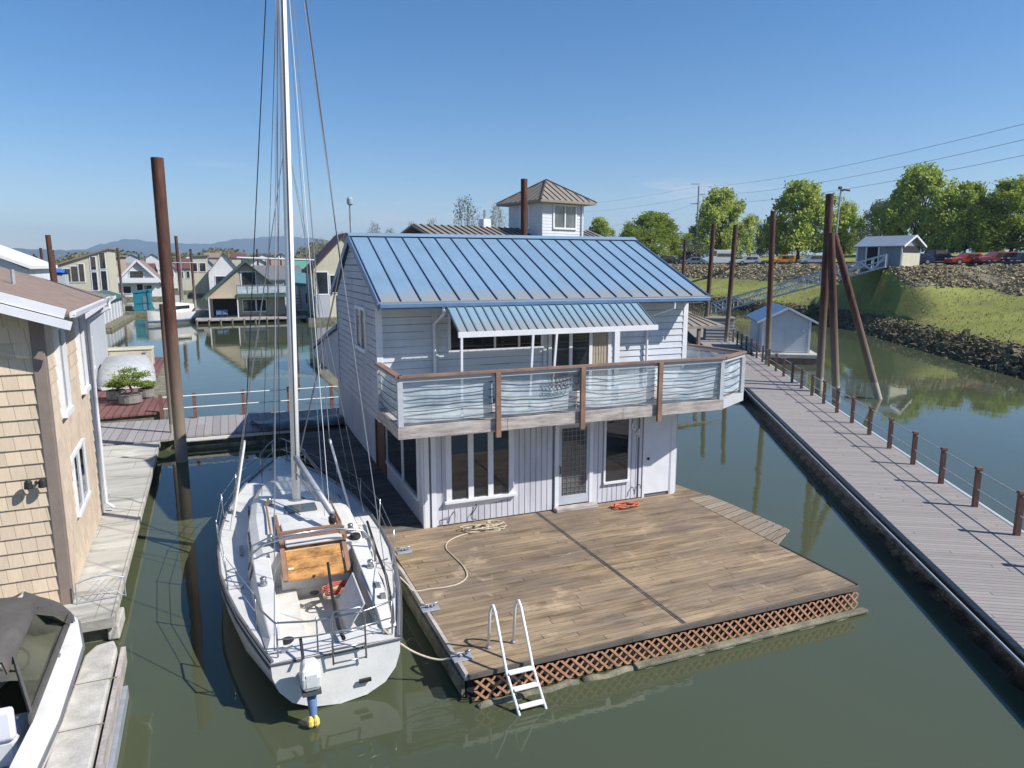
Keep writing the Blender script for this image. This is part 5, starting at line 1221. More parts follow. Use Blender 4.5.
q = MB().lathe([(.06, 0), (.1, .06), (.06, .1)], (0, 0, 0), 10); q = q.build('wall_lamp', M['white_trim'], t); q.matrix_local = Matrix.Translation((sw*.85, -.05, 2.35)) @ Matrix.Rotation(pi/2, 4, 'X')
MB().box(-.6, sw+.5, -1.1, sd+.5, .45, .69).build('float_deck', M['pale_deck'], t); MB().box(-.5, sw+.4, -1.0, sd+.4, -.3, .44).build('float_body', M['brownrail'], t)
t = thing('grey_shed_far', 'small pale shed with stacked boards beyond the blue roofed shed', 'shed', (sx-1.2, sy+10, 0), radians(-11))
MB().box(0, 2.2, 0, 2, .5, 2.3).build('wall', M['beige'], t)
for k in range(6): MB().box(-.1, 2.3, -.14, -.02, .6+k*.28, .72+k*.28).build('board', M['white_trim'], t)
MB().box(-.5, 2.7, -.7, 3, -.1, .49).build('float', M['log'], t); MB().box(-.15, 2.35, -.2, 2.2, 2.31, 2.42).build('roof', M['tan_metal'], t)
t = thing('water_snag', 'small dark branch snag poking out of the green water right of the piles', 'branch', pr(870, 375))
MB().tube([(0, 0, -.3), (.02, 0, .25), (-.1, .02, .5)], [.06, .05, .03], 6).tube([(.0, 0, .2), (.2, .0, .45), (.32, 0, .62)], [.06, .08, .02], 6).build('wood', M['bark'], t)

# gangway truss
A_, B_ = Vector((25.4, 88.5, .9)), Vector((41.4, 78.6, 6.7))
t = thing('truss_gangway', 'long grey aluminium truss gangway climbing from the docks to the gate shelter', 'gangway', tuple(A_), 0)
dv = B_-A_; hz = Vector((dv.x, dv.y, 0)).normalized(); sd_ = Vector((-hz.y, hz.x, 0))*1.0
n = 14; up = Vector((0, 0, 1.35))
MB().quad(tuple(-sd_), tuple(sd_), tuple(dv+sd_), tuple(dv-sd_)).extr([tuple(-sd_), tuple(sd_), tuple(dv+sd_), tuple(dv-sd_)], (0, 0, -.08)).build('deck', M['truss'], t)
for s in (-1, 1):
    m = MB()
    for o, th in ((Vector((0, 0, 0)), .16), (up, .14), (up*.55, .07)): m.bar(tuple(sd_*s+o), tuple(dv+sd_*s+o), th)
    for i in range(n+1):
        p = dv*(i/n)+sd_*s; m.bar(tuple(p), tuple(p+up), .1, up=(1, 0, 0))
        if i < n:
            q = dv*((i+1)/n)+sd_*s; a, b_ = (p, q+up) if i % 2 else (p+up, q); m.bar(tuple(a), tuple(b_), .09)
    m.build('side_truss', M['truss'], t)
# gate shelter on the levee
gx, gy, _ = atY(901, 260, 79)
t = thing('gate_shelter', 'small grey gate shelter with a pale blue roof at the top of the gangway', 'shelter', (gx, gy, 0), radians(37))
gw_, gd, zb, ze, za = 4.6, 5.0, 6.75, 9.1, 10.1
MB().box(0, gw_, 0, gd, zb, ze).extr([(0, 0, ze), (gw_, 0, ze), (gw_/2, 0, za)], (0, gd, 0)).build('wall', siding_mat('slate_siding', (.22, .25, .30)), t)
r = MB()
for xe in (-.4, gw_+.4): r.hexa([(xe, -.4, ze-.2), (gw_/2, -.4, za), (gw_/2, gd+.3, za), (xe, gd+.3, ze-.2), (xe, -.4, ze-.1), (gw_/2, -.4, za+.1), (gw_/2, gd+.3, za+.1), (xe, gd+.3, ze-.1)])
r.build('roof', metal_roof('pale_blue_roof', (.22, .27, .33)), t)
q = MB(); q.bar((-.42, -.44, ze-.18), (gw_/2, -.44, za+.03), .06, .2); q.bar((gw_+.42, -.44, ze-.18), (gw_/2, -.44, za+.03), .06, .2); q.build('rake_board', M['white_trim'], t)
q = MB(); fbox(q, 'L', 0, 2.6, 3.8, zb, 8.9, 0, .04); q.build('doorway', M['dark'], t)
q = MB(); fbox(q, 'F', 0, .3, 4.3, 8.3, 9.0, 0, .05); q.build('sign_band', M['dark'], t); q = MB(); fbox(q, 'F', 0, .2, 4.4, zb, 8.2, 0, .04); q.build('pale_panel', M['cream'], t)
for a in (0, 2.5, 3.9, gd): q = MB(); fbox(q, 'L', 0, a-.08, a+.08, zb, ze, .0, .06); q.build('corner_board', M['white_trim'], t)
MB().box(-.5, gw_, -.5, gd+.5, 6.5, 6.74).build('platform', M['concrete'], t)

# ---------------------------------------------------------------- levee
shore = [(26, -30), (28, 0), (30.3, 25), (31.9, 43), (34.5, 61), (37, 78), (36.5, 100), (31, 128), (20, 160), (0, 205), (-40, 262), (-120, 330)]
def spline(P_, n=10):
    out = []
    for i in range(len(P_)-1):
        a, b, c, d = [Vector(P_[max(0, min(len(P_)-1, j))]) for j in (i-1, i, i+1, i+2)]
        for k in range(n):
            t = k/n; out.append(.5*((2*b)+(-a+c)*t+(2*a-5*b+4*c-d)*t*t+(-a+3*b-3*c+d)*t**3))
    out.append(Vector(P_[-1])); return out
cur = spline(shore, 16)
nrm = []
for i, p in enumerate(cur):
    d = (cur[min(i+1, len(cur)-1)]-cur[max(0, i-1)]).normalized(); nrm.append(Vector((d.y, -d.x)))
prof = [(-6, -2), (0, -.05), (.6, .45), (1.3, 1.0), (2.6, 1.55), (5, 2.15), (8, 2.9), (11, 3.75), (12.6, 4.25), (15, 5.3), (17.5, 6.4), (18.8, 6.82), (19.4, 6.9), (32, 6.9), (34, 7.0), (40, 7.8), (48, 8.6), (60, 9.2), (90, 9.4)]
def pz(t):
    for (a, p), (b, q) in zip(prof, prof[1:]):
        if t <= b: return p+(q-p)*(t-a)/(b-a)
    return prof[-1][1]
ts = [-6, -1, 0, .3, .6, 1, 1.3, 1.8, 2.6, 3.5, 4.5, 6, 7.5, 9, 10.5, 12, 12.8, 14, 15.2, 16.4, 17.5, 18.4, 19.0, 19.6, 32.5, 34, 36, 38, 41, 44, 48, 54, 60, 75, 90]
def lev(i, t, j=0.0):
    p = cur[i]+nrm[i]*t; z = pz(t)
    if 4 < t < 19.3: m_ = 6.62-max(0, hypot(p.x-46.5, p.y-81.5)-4.8)*.42; k_ = max(0, 1-abs(z-m_)/1.6); z = min(max(z, m_)+k_*k_*.4, max(z, 6.65))
    return Vector((p.x, p.y, z+j))
rr = random.Random(21)
def wob(x, y): return .5*sin(x*.7+y*.31)+.3*sin(x*.23-y*.9+1)+.2*sin(y*1.7+x*1.3)
rows = []
for i in range(len(cur)):
    row = []
    for t in ts:
        amp = .22 if .2 < t < 18.9 else .05
        v = lev(i, t+ (wob(cur[i].y*1.3, t)*.5 if 0 < t < 3.6 else 0)); row.append((v.x, v.y, v.z+wob(v.x, v.y)*amp*(0 if t >= 19 and t < 33 else 1)))
    rows.append(row)
mb = MB().loft(rows); me = mb.build('levee', M['pavement'], recalc=False)
def grass():
    m, nt, b = newmat('grass_slope')
    g = noise(nt, coords(nt), .22, 6, .65); g2 = noise(nt, coords(nt, (1, 1, 1)), 3.2, 5, .7)
    c = ramp(nt, math_(nt, 'ADD', math_(nt, 'MULTIPLY', g, .6), math_(nt, 'MULTIPLY', g2, .4)), [(.34, (.19, .155, .08)), (.44, (.22, .22, .075)), (.55, (.27, .29, .075)), (.72, (.32, .28, .14))])
    lk(nt, c, b.inputs['Base Color']); b.inputs['Roughness'].default_value = .95; b.inputs['Specular IOR Level'].default_value = .1
    bump(nt, b, g2, .6, .15); return m
M['grass'] = grass()
M['soil'] = simple('river_soil', (.10, .085, .06), .95, .4, .6, bmp=.8)
M['stonebase'] = simple('stone_soil', (.15, .13, .09), .95, .5, .8, bmp=.9)
for m_ in ('grass', 'soil', 'stonebase'): me.data.materials.append(M[m_])
nt_ = len(ts)-1
for f in me.data.polygons:
    t = ts[f.index % nt_]; f.material_index = 2 if t < 1.7 else (1 if t < 12 and (f.center.z < 4.75 or f.center.y > 150) else (3 if t < 18.9 else (0 if t < 32 else 1))); f.use_smooth = True
struct(me)
# riprap: loose stones down the upper slope
def stuff(mb, name, mat, label, cat): o = mb.build(name, M[mat], recalc=False); return tag(o, label, cat, kind='stuff')
def stone(mb, c, s, rn):
    a = [Vector((rn.uniform(.6, 1.3), 0, 0)), Vector((0, rn.uniform(.6, 1.3), 0)), Vector((0, 0, rn.uniform(.5, 1.0)))]
    R3 = Matrix.Rotation(rn.uniform(0, 6), 3, 'Z') @ Matrix.Rotation(rn.uniform(-.6, .6), 3, 'X')
    ps = []
    for x, y, z in ((-1, -1, -1), (1, -1, -1), (1, 1, -1), (-1, 1, -1), (-1, -1, 1), (1, -1, 1), (1, 1, 1), (-1, 1, 1)):
        k = rn.uniform(.5, 1.0); ps.append(tuple(c+R3 @ Vector((x*a[0].x, y*a[1].y, z*a[2].z))*s*k))
    mb.hexa(ps)
rk = MB(); rn = random.Random(4)
cum = [i for i in range(len(cur)) if 8 < cur[i].y < 190]
for _ in range(19000):
    i = rn.choice(cum); f = rn.random(); j = min(i+1, len(cur)-1)
    t = rn.triangular(11.8, 19.3, 16.5); a, b = lev(i, t), lev(j, t); c = a+(b-a)*f
    stone(rk, c+Vector((0, 0, rn.uniform(-.1, .12))), rn.uniform(.07, .2)*(1 if cur[i].y < 100 else 1.5), rn)
sc = MB()
cum2 = [i for i in range(len(cur)) if 15 < cur[i].y < 130]
for _i in range(4500):
    i = rn.choice([k for k in cum if 66 < cur[k].y < 92]); t = rn.uniform(5, 12.5); c = lev(i, t); c = c+(lev(i+1, t)-c)*rn.random()
    if c.z > 4.7: stone(rk2 if False else rk, c+Vector((rn.uniform(-.5, .5), rn.uniform(-.5, .5), rn.uniform(-.1, .1))), rn.uniform(.06, .19), rn)
stuff(rk, 'riprap', 'rock', 'brown riprap stones covering the top of the levee slope', 'riprap')
for _ in range(15000):
    i = rn.choice(cum2); f = rn.random(); j = min(i+1, len(cur)-1)
    t = rn.triangular(-.4, 2.6, .8); a, b = lev(i, t), lev(j, t); c = a+(b-a)*f+Vector((0, 0, .1))
    if rn.random() < .12: stone(sc, c, rn.uniform(.08, .3), rn)
    else:
        d = Vector((rn.gauss(-.3, .6), rn.gauss(0, .6), rn.uniform(-.2, .6))).normalized()*rn.uniform(.2, .55); e = d.cross(Vector((rn.gauss(0, 1), rn.gauss(0, 1), rn.gauss(0, 1)))).normalized()*rn.uniform(.03, .09)
        sc.quad(tuple(c-e), tuple(c+e), tuple(c+d*.6+e*.8), tuple(c+d))
stuff(sc, 'bank_scrub', 'scrub', 'dark tangled roots and scrub along the waterline of the levee', 'scrub')
gr = MB()
for _ in range(9000):
    i = rn.choice(cum2); f = rn.random(); j = min(i+1, len(cur)-1)
    t = rn.uniform(2.4, 13.5) if rn.random() < .8 else rn.uniform(33, 45); a, b = lev(i, t), lev(j, t); c = a+(b-a)*f; c.z += wob(c.x, c.y)*.2
    h = rn.uniform(.06, .18); x = rn.uniform(-.12, .12); gr.add([(c.x-.07, c.y, c.z-.05), (c.x+.07, c.y, c.z-.05), (c.x+x, c.y+rn.uniform(-.1, .1), c.z+h)], [(0, 1, 2)])
stuff(gr, 'grass_tufts', 'grass', 'rough green and yellow grass on the levee bench', 'grass')
# guard rail along the parking edge
t = thing('guard_rail', 'low dark guard rail with pale posts along the levee parking edge', 'guard rail', (0, 0, 0), 0)
m1 = MB(); m2 = MB()
idx = [i for i in range(len(cur)) if 30 < cur[i].y < 175]
pts = [lev(i, 19.7) for i in idx]
for a, b in zip(pts, pts[1:]):
    m1.bar((a.x, a.y, 7.2), (b.x, b.y, 7.2), .2, .26)
    n = max(1, int((b-a).length/2.0))
    for k in range(n):
        p = a+(b-a)*k/n; m2.box(p.x-.09, p.x+.09, p.y-.2, p.y-.05, 6.9, 7.42)
m1.build('rail', simple('dark_rail', (.06, .055, .06), .8), t); m2.build('posts', M['galv'], t)['kind'] = 'stuff'

# ---------------------------------------------------------------- vehicles on the levee
def car(name, label, cat, px, Y, L, Wd, Hh, col, kind='suv', face=1, rot=0.0):
    p = atY(px, 262, Y); t = thing(name, label, cat, (p[0], Y, 6.9), rot, None)
    nose = {'suv': .62, 'sedan': .6, 'van': .55, 'jeep': .62, 'pickup': .6}[kind]*Hh
    if kind == 'van': pf = [(0, .3), (L, .3), (L, 1.0), (L-.3, 1.25), (L-1.2, 1.45), (L-1.9, Hh), (.1, Hh), (0, Hh-.2)]
    elif kind == 'sedan': pf = [(0, .3), (L, .3), (L, .75), (L-1.2, .92), (L-1.9, Hh), (1.0, Hh), (.3, .95), (0, .9)]
    elif kind == 'pickup': pf = [(0, .45), (L, .45), (L, 1.05), (L-1.4, 1.15), (L-2.1, Hh), (L-3.6, Hh), (L-3.7, 1.1), (0, 1.1)]
    elif kind == 'jeep': pf = [(0, .45), (L, .45), (L, 1.1), (L-1.3, 1.15), (L-1.5, Hh), (.05, Hh), (0, 1.1)]
    else: pf = [(0, .35), (L, .35), (L, .9), (L-1.1, 1.05), (L-1.9, Hh), (.5, Hh), (0, 1.05)]
    fx = (lambda x: x-L/2) if face > 0 else (lambda x: L/2-x)
    MB().extr([(fx(x), -Wd/2, z) for x, z in pf], (0, Wd, 0)).build('body', paint(name+'_paint', col), t, bevel=.07)
    x0, x1 = {'van': (L-3.0, L-1.6), 'sedan': (1.1, L-1.95), 'pickup': (L-3.5, L-2.1), 'jeep': (.25, L-1.6), 'suv': (.6, L-1.9)}[kind]
    zl, zh = Hh*.6, Hh-.12
    for s in (-1, 1):
        segs = 1 if kind == 'pickup' else 3 if kind == 'jeep' else 2
        for k in range(segs):
            a = x0+(x1-x0)*k/segs+.05; b = x0+(x1-x0)*(k+1)/segs-.05
            y = s*(Wd/2+.012)
            MB().hexa([(fx(a), y-.01, zl), (fx(b+(.35 if k == segs-1 and kind != 'jeep' else 0)), y-.01, zl), (fx(b+(.35 if k == segs-1 and kind != 'jeep' else 0)), y+.01, zl), (fx(a), y+.01, zl), (fx(a), y-.01, zh), (fx(b), y-.01, zh), (fx(b), y+.01, zh), (fx(a), y+.01, zh)]).build('side_window', M['glass'], t)
        if kind == 'van':
            y = s*(Wd/2+.012); MB().hexa([(fx(.5), y-.01, 1.55), (fx(L-3.1), y-.01, 1.55), (fx(L-3.1), y+.01, 1.55), (fx(.5), y+.01, 1.55), (fx(.5), y-.01, 2.15), (fx(L-3.1), y-.01, 2.15), (fx(L-3.1), y+.01, 2.15), (fx(.5), y+.01, 2.15)]).build('side_window', M['glass'], t)
        for xw in (.85, L-.9):
            r_ = .36 if kind != 'jeep' else .42
            w_ = MB().lathe([(r_*.6, -.1), (r_, -.1), (r_, .1), (r_*.6, .1)], n=18).build('wheel', M['tyre'], t); w_.matrix_local = Matrix.Translation((fx(xw), s*(Wd/2-.06), r_)) @ Matrix.Rotation(pi/2, 4, 'X')
            MB().lathe([(.02, -.11), (r_*.58, -.11), (r_*.58, .11), (.02, .11)], n=12).build('rim', M['galv'], w_)
    MB().box(fx(L)-.04 if face > 0 else fx(L)-.02, fx(L)+.02 if face > 0 else fx(L)+.04, -Wd/2+.12, -Wd/2+.4, .7, .88).build('headlight', M['pipe'], t)
    MB().box(fx(L)-.04 if face > 0 else fx(L)-.02, fx(L)+.02 if face > 0 else fx(L)+.04, Wd/2-.4, Wd/2-.12, .7, .88).build('headlight', M['pipe'], t)
    return t
cars = [('black_suv', 'black SUV parked just right of the blue roof slope', 'car', 670, 150, 4.7, 1.9, 1.75, (.02, .02, .025), 'suv', 1),
 ('dark_grey_suv', 'dark grey SUV between the black SUV and the white van', 'car', 683, 148, 4.7, 1.9, 1.8, (.05, .055, .07), 'suv', -1),
 ('blue_grey_sedan', 'blue grey sedan behind the short pile left of the white van', 'car', 693, 140, 4.6, 1.8, 1.4, (.16, .2, .28), 'sedan', -1),
 ('white_van', 'white high roofed camper van parked on the levee', 'van', 717, 142, 6.6, 2.1, 2.85, (.75, .75, .73), 'van', -1),
 ('silver_hatchback', 'silver hatchback right of the white camper van', 'car', 748, 142, 4.5, 1.8, 1.65, (.5, .52, .56), 'suv', -1),
 ('orange_jeep', 'bright orange off-road car parked alone between silver cars', 'car', 783, 140, 4.1, 1.8, 1.85, (.8, .26, .01), 'jeep', -1),
 ('silver_grey_car', 'silver grey estate car left of the braced pile trio', 'car', 813, 128, 4.9, 1.9, 1.7, (.38, .4, .44), 'suv', -1),
 ('navy_car', 'small navy blue car right of the gate shelter', 'car', 917, 90, 3.4, 1.75, 1.4, (.02, .03, .09), 'sedan', -1),
 ('dark_pickup', 'dark blue pickup truck parked behind the navy car', 'pickup', 938, 92, 5.2, 1.95, 1.9, (.015, .02, .04), 'pickup', 1),
 ('red_sedan', 'red sedan with a bright windscreen between the dark pickup and the silver red car', 'car', 966, 88, 4.3, 1.8, 1.42, (.5, .05, .03), 'sedan', -1),
 ('dark_red_car', 'dark red estate car under a tree near the right edge', 'car', 997, 86, 4.7, 1.85, 1.55, (.3, .06, .05), 'suv', -1),
 ('black_sedan', 'black car cut by the right edge of the photo', 'car', 1024, 84, 4.4, 1.8, 1.45, (.02, .02, .03), 'sedan', -1)]
for c in cars: car(*c, rot=radians(-4))

# ---------------------------------------------------------------- trees
def tree_mesh(seed, H_=14.0, Rw=6.0, nleaf=9000, leaf='leafA', s=.2, bare=False):
    rn = random.Random(seed); t = MB(); t.tube([(0, 0, -.5), (.05, 0, 1.0), (0, .05, 2.2)], [.38, .3, .26], 8)
    cl = []
    for i in range(150):
        a = rn.uniform(0, 2*pi); u = .35+.65*rn.random()**.7; h = rn.random()
        rad = Rw*(.35+.65*sin(pi*min(1, (h*.82+.18))**.9))*u*(.85 if h > .85 else 1); z = H_*(.09+.87*h)
        lump = 1+.18*sin(3*a+seed)+.12*sin(5*a+h*6)
        cl.append((rad*cos(a)*lump, rad*sin(a)*lump, z))
    for i in range(46):
        c = cl[i]; f = .45; t.tube([(0, 0, 1.5+.8*(i % 4)/4), (c[0]*.22, c[1]*.22, c[2]*.35+1), (c[0]*.6, c[1]*.6, c[2]*.72+.4), (c[0]*.95, c[1]*.95, c[2]+.3)], [.15, .11, .06, .02], 5)
    l = MB(); k = nleaf//len(cl)
    for (cx, cy, cz) in cl:
        sz = rn.uniform(.5, 1.0)
        for _ in range(int(k*(.4 if bare else 1))):
            lim = lambda v: max(-1.5, min(1.5, v)); p = Vector((cx+lim(rn.gauss(0, .75))*sz, cy+lim(rn.gauss(0, .75))*sz, cz+lim(rn.gauss(0, .8))*sz))
            a = Vector((rn.gauss(0, 1), rn.gauss(0, 1), rn.gauss(0, 1)+.4)).normalized(); b = a.orthogonal().normalized(); q = s*rn.uniform(.5, 1.25)
            l.quad(tuple(p-a*q), tuple(p+b*q*.6), tuple(p+a*q), tuple(p-b*q*.6))
    return t.mesh('trunk', M['bark'], True), l.mesh('crown', M[leaf])
TM = [tree_mesh(3, 14, 6.4, 15000, 'leafA', .3), tree_mesh(8, 14, 6.4, 15000, 'leafA', .3), tree_mesh(14, 14, 6, 11000, 'leafB', .24), tree_mesh(23, 14, 6.4, 15000, 'leafA', .3), tree_mesh(31, 14, 6, 7000, 'leafC', .16, True)]
def tree(k, px, Y, top, wpx, label, gz=None, name='tree', group='trees along the levee'):
    if gz is None: Y += 34 if px > 840 else 20 if px > 700 else 0
    p = atY(px, top, Y); z0 = gz if gz is not None else 8.2
    t = thing(name, label, 'tree', (p[0], Y, z0), k*1.3+px, group)
    hs = (p[2]-z0)/14.0; ws = wpx/FPX*Y/12.0; t.scale = (ws, ws, hs)
    for nm, me in zip(('trunk', 'crown'), TM[k]):
        o = bpy.data.objects.new(nm, me); COL.objects.link(o); o.parent = t
for a in [(0, 652, 170, 214, 62, 'broad green tree just above the right end of the blue roof'), (2, 690, 176, 236, 34, 'greyish green tree between the blue roof and the tall utility pole'), (1, 721, 160, 189, 52, 'large round green tree directly behind the white camper van'),
          (2, 752, 168, 214, 32, 'pale greyish tree right of the van tree'), (2, 774, 165, 216, 32, 'pale greyish tree just left of the orange car tree'), (3, 803, 138, 183, 66, 'large bright green tree behind the orange car'),
          (1, 848, 140, 203, 30, 'narrow green tree right of the braced pile trio'), (2, 882, 128, 200, 42, 'grey green tree behind the gate shelter roof'), (0, 925, 118, 168, 68, 'tallest bright green tree right of the gate shelter'), (3, 972, 112, 184, 46, 'round green tree behind the red sedan'), (1, 1020, 108, 178, 70, 'wide green tree cut by the right edge'), (2, 998, 140, 205, 36, 'pale tree between the two rightmost green trees'), (0, 600, 190, 219, 30, 'green tree top right of the square tower'), (3, 632, 200, 228, 30, 'small green tree behind the right end of the blue ridge')]:
    tree(*a)
for a in [(4, 465, 150, 196, 40, 'tall nearly bare tree above the middle of the blue roof'), (4, 497, 165, 203, 26, 'smaller bare tree left of the square tower'), (4, 374, 185, 222, 22, 'small budding tree behind the vent pipe of the blue roof'), (4, 412, 200, 222, 26, 'low pale tree left of the tall bare tree'), (4, 432, 210, 218, 22, 'thin pale tree beside the tall bare tree'), (4, 390, 205, 228, 22, 'scrubby tree just right of the vent pipe'), (4, 340, 210, 232, 26, 'bare tree at the left end of the blue ridge'), (4, 318, 230, 238, 34, 'bare olive tree above the maroon roof')]:
    tree(*a, gz=2.0, name='bare_tree', group='bare trees beyond the houses')
# far land, woods and hills
o = MB().prism([(-900, 330), (-120, 330), (0, 215), (40, 190), (90, 200), (1500, 330), (1500, 1200), (-900, 1200)], -.5, 1.6).build('far_bank', M['grass']); struct(o)
wd_ = MB(); rn = random.Random(77)
for _ in range(260):
    px = rn.uniform(60, 420); Y = rn.uniform(330, 420); top = 252+4*sin(px*.05)+3*sin(px*.13+1)-(9 if px > 292 else 0)-(0 if px > 100 else -5)
    p = atY(px, top+rn.uniform(0, 5), Y); h = p[2]-1
    for _k in range(70):
        c = Vector((p[0]+rn.gauss(0, 2.6), Y+rn.gauss(0, 3), 1+h*(rn.random()**.7)*.97)); a = Vector((rn.gauss(0, 1), rn.gauss(0, 1), rn.gauss(0, 1))).normalized(); b = a.orthogonal().normalized(); q = rn.uniform(.5, 1.1)
        wd_.quad(tuple(c-a*q), tuple(c+b*q*.7), tuple(c+a*q), tuple(c-b*q*.7))
stuff(wd_, 'far_woods', 'woods', 'olive brown wood along the horizon behind the far houses', 'wood')
def hills(pts, Y, name, thick):
    secs = []
    fine = []
    for (a, p), (b, q) in zip(pts, pts[1:]):
        for k in range(8):
            t = k/8; t2 = t*t*(3-2*t); fine.append((a+(b-a)*t, p+(q-p)*t2+.5*sin(a*.3+k*1.9)))
    for px, py in fine:
        p = atY(px, py, Y); secs.append([(p[0]*.97, Y-thick, 0), (p[0]*.985, Y-thick*.4, p[2]*.55), (p[0], Y, p[2]), (p[0]*1.02, Y+thick, 0)])
    return struct(MB().loft(secs).build(name, simple(name+'_forest', (.035, .055, .03), .95, .25, .004), smooth=True))
hills([(-260, 246), (-100, 249), (0, 248), (60, 250), (110, 252), (160, 254), (230, 256)], 5200, 'near_hills', 700)
hills([(20, 256), (90, 249), (100, 244), (128, 239), (165, 243), (205, 244), (240, 239), (280, 236), (310, 238), (345, 243), (400, 250), (470, 254), (600, 255), (760, 256), (1100, 256)], 7800, 'hills', 1200)
# utility pole and wires
up_ = atY(699, 186, 175); t = thing('utility_pole', 'tall utility pole with crossarms rising behind the levee trees', 'utility pole', (up_[0], 175, 6.9), 0)
MB().tube([(0, 0, 0), (0, 0, up_[2]-6.9)], .22, 8).build('pole', M['galv'], t)
for z, a, b in ((19.2, -1.9, .2), (16.8, 0, 1.6), (14.6, -1.9, .2)): MB().tube([(a, 0, z), (b, 0, z)], .13, 6).build('crossarm', M['galv'], t)
ends = [((1040, 120, 60), (694, 187, 175), (520, 206, 260)), ((1040, 136, 60), (703, 195, 175), (540, 212, 260)), ((1040, 152, 60), (695, 204, 175), (560, 232, 260))]
for n, (e, m_, f) in enumerate(ends):
    E_, M_, F_ = Vector(atY(*e)), Vector(atY(*m_)), Vector(atY(*f))
    pts = [E_+(M_-E_)*k/12-Vector((0, 0, 1.2*4*(k/12)*(1-k/12))) for k in range(13)]+[M_+(F_-M_)*k/8-Vector((0, 0, 1.5*4*(k/8)*(1-k/8))) for k in range(1, 9)]
    o = MB().tube([tuple(p-M_) for p in pts], .02, 4).build('power_line', M['wire']); o.location = M_; tag(o, ['highest power line crossing the sky at the right', 'middle power line crossing the sky at the right', 'lowest power line crossing the sky at the right'][n], 'power line', 'power lines')
# ---------------------------------------------------------------- water, air, light, camera
wt = MB().quad((-6000, -60, 0), (6000, -60, 0), (6000, 12000, 0), (-6000, 12000, 0)).build('water', M['water'], recalc=False); struct(wt)
HAZE = True
if HAZE:
    hz = MB().box(-5800, 5800, -50, 11000, -3, 420).build('haze', None) if False else None
    mb = MB().box(-5800, 5800, -50, 11000, -3, 420); me_ = bpy.data.meshes.new('haze'); me_.from_pydata(mb.v, [], mb.F); me_.update()
    hz = bpy.data.objects.new('haze', me_); COL.objects.link(hz); hz['kind'] = 'stuff'; hz['label'] = 'thin blue air haze over the river'; hz['category'] = 'haze'
    m = bpy.data.materials.new('air'); m.use_nodes = True; nt = m.node_tree
    nt.nodes.remove(nt.nodes['Principled BSDF']); v = nt.nodes.new('ShaderNodeVolumePrincipled')
    v.inputs['Color'].default_value = (.55, .75, 1.0, 1); v.inputs['Density'].default_value = 1.3e-4; v.inputs['Anisotropy'].default_value = .1
    nt.links.new(v.outputs[0], nt.nodes['Material Output'].inputs['Volume']); me_.materials.append(m)
# sun: from the right and slightly behind the camera
az = Vector((.961, -.269)).normalized(); EL = radians(43)
sd = Vector((az.x*cos(EL), az.y*cos(EL), sin(EL)))
l = bpy.data.lights.new('sun', 'SUN'); l.energy = 4.7; l.angle = radians(.53); l.color = (1, .955, .89)
o = bpy.data.objects.new('sun', l); COL.objects.link(o); o.rotation_euler = (-sd).to_track_quat('-Z', 'Y').to_euler()
wl = bpy.data.worlds.new('World'); S.world = wl; wl.use_nodes = True; nt = wl.node_tree
bg = nt.nodes['Background']; sky = nd(nt, 'ShaderNodeTexSky', sky_type='NISHITA'); sky.sun_disc = False
sky.sun_elevation = EL; sky.sun_rotation = atan2(az.x, az.y); sky.air_density = 1.0; sky.dust_density = .25; sky.ozone_density = 2.6; sky.altitude = 10
tc = nd(nt, 'ShaderNodeTexCoord'); sx = nd(nt, 'ShaderNodeSeparateXYZ'); lk(nt, tc.outputs['Generated'], sx.inputs[0])
X, Y, Z = sx.outputs
yy_ = math_(nt, 'MAXIMUM', Y, .05); u = math_(nt, 'DIVIDE', X, yy_); v = math_(nt, 'DIVIDE', Z, yy_)
cv = nd(nt, 'ShaderNodeCombineXYZ'); lk(nt, math_(nt, 'MULTIPLY', u, 9), cv.inputs[0]); lk(nt, math_(nt, 'MULTIPLY', v, 60), cv.inputs[1])
nz = noise(nt, cv.outputs[0], 1.0, 6, .6)
tot = None
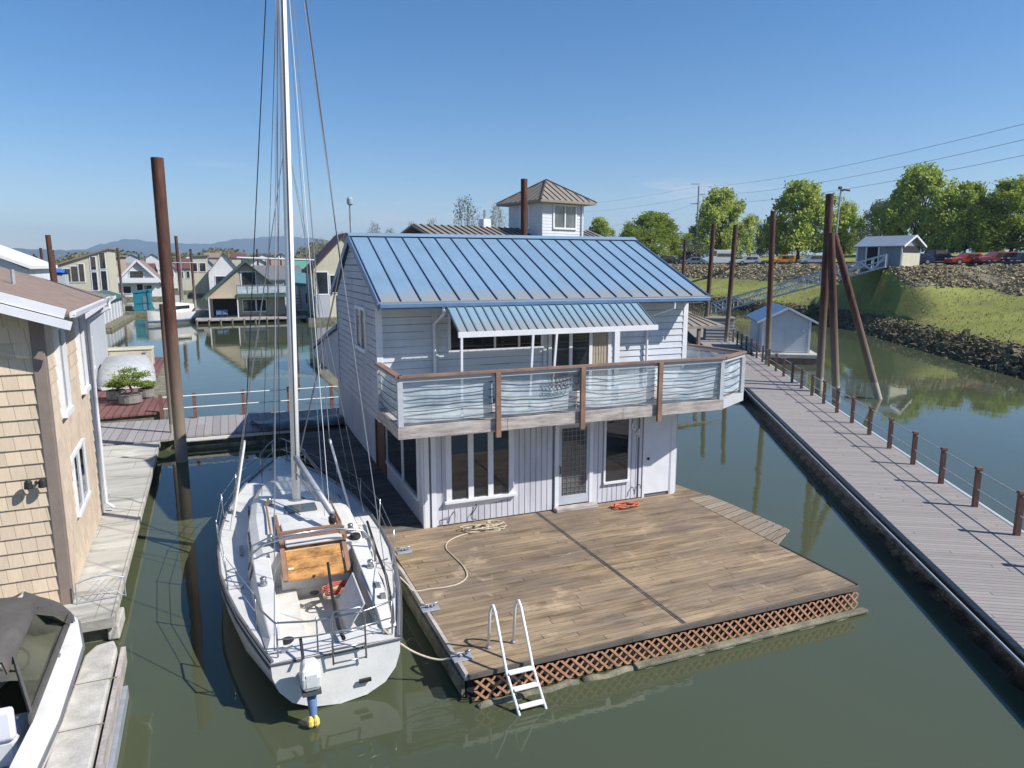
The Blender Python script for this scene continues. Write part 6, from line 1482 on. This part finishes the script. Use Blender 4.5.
for (cu, cv_, su, sv, am) in ((.262, .099, .085, .014, 1.1), (.215, .103, .045, .008, .6), (-.2, .062, .13, .022, .75), (-.09, .066, .06, .012, .5), (-.40, .132, .035, .008, .5), (.16, .075, .05, .01, .35), (.7, .05, .3, .02, .25)):
    a = math_(nt, 'POWER', math_(nt, 'DIVIDE', math_(nt, 'SUBTRACT', u, cu), su), 2.0); b = math_(nt, 'POWER', math_(nt, 'ABSOLUTE', math_(nt, 'DIVIDE', math_(nt, 'SUBTRACT', v, cv_), sv)), 2.0)
    a = math_(nt, 'POWER', math_(nt, 'ABSOLUTE', math_(nt, 'DIVIDE', math_(nt, 'SUBTRACT', u, cu), su)), 2.0)
    g = math_(nt, 'MULTIPLY', math_(nt, 'EXPONENT', math_(nt, 'MULTIPLY', math_(nt, 'ADD', a, b), -1)), am)
    tot = g if tot is None else math_(nt, 'ADD', tot, g)
cl = math_(nt, 'MULTIPLY', tot, ramp(nt, nz, [(.42, 0.0), (.68, 1.0)]))
cl = math_(nt, 'MINIMUM', cl, .75)
hs = nd(nt, 'ShaderNodeHueSaturation'); hs.inputs['Saturation'].default_value = 1.32; lk(nt, sky.outputs[0], hs.inputs['Color'])
tint = mixc(nt, 1.0, hs.outputs[0], (.99, .965, 1.03), 'MULTIPLY')
skyc = mixc(nt, cl, tint, (5.6, 6.0, 6.6))
lk(nt, skyc, bg.inputs['Color']); bg.inputs['Strength'].default_value = .09
cam = bpy.data.cameras.new('camera'); co = bpy.data.objects.new('camera', cam); COL.objects.link(co); S.camera = co
cam.sensor_width = 36; cam.lens = FPX/1024*36; cam.clip_end = 30000; cam.clip_start = .1
co.location = (0, 0, CZ); co.rotation_euler = (pi/2-PIT, 0, 0)
S.view_settings.view_transform = 'Standard'; S.view_settings.look = 'None'; S.view_settings.exposure = .5; S.view_settings.gamma = 1; S.view_settings.use_curve_mapping = False
S.cycles.max_bounces = 7; S.cycles.volume_bounces = 0; S.cycles.transparent_max_bounces = 10; S.cycles.use_denoising = True
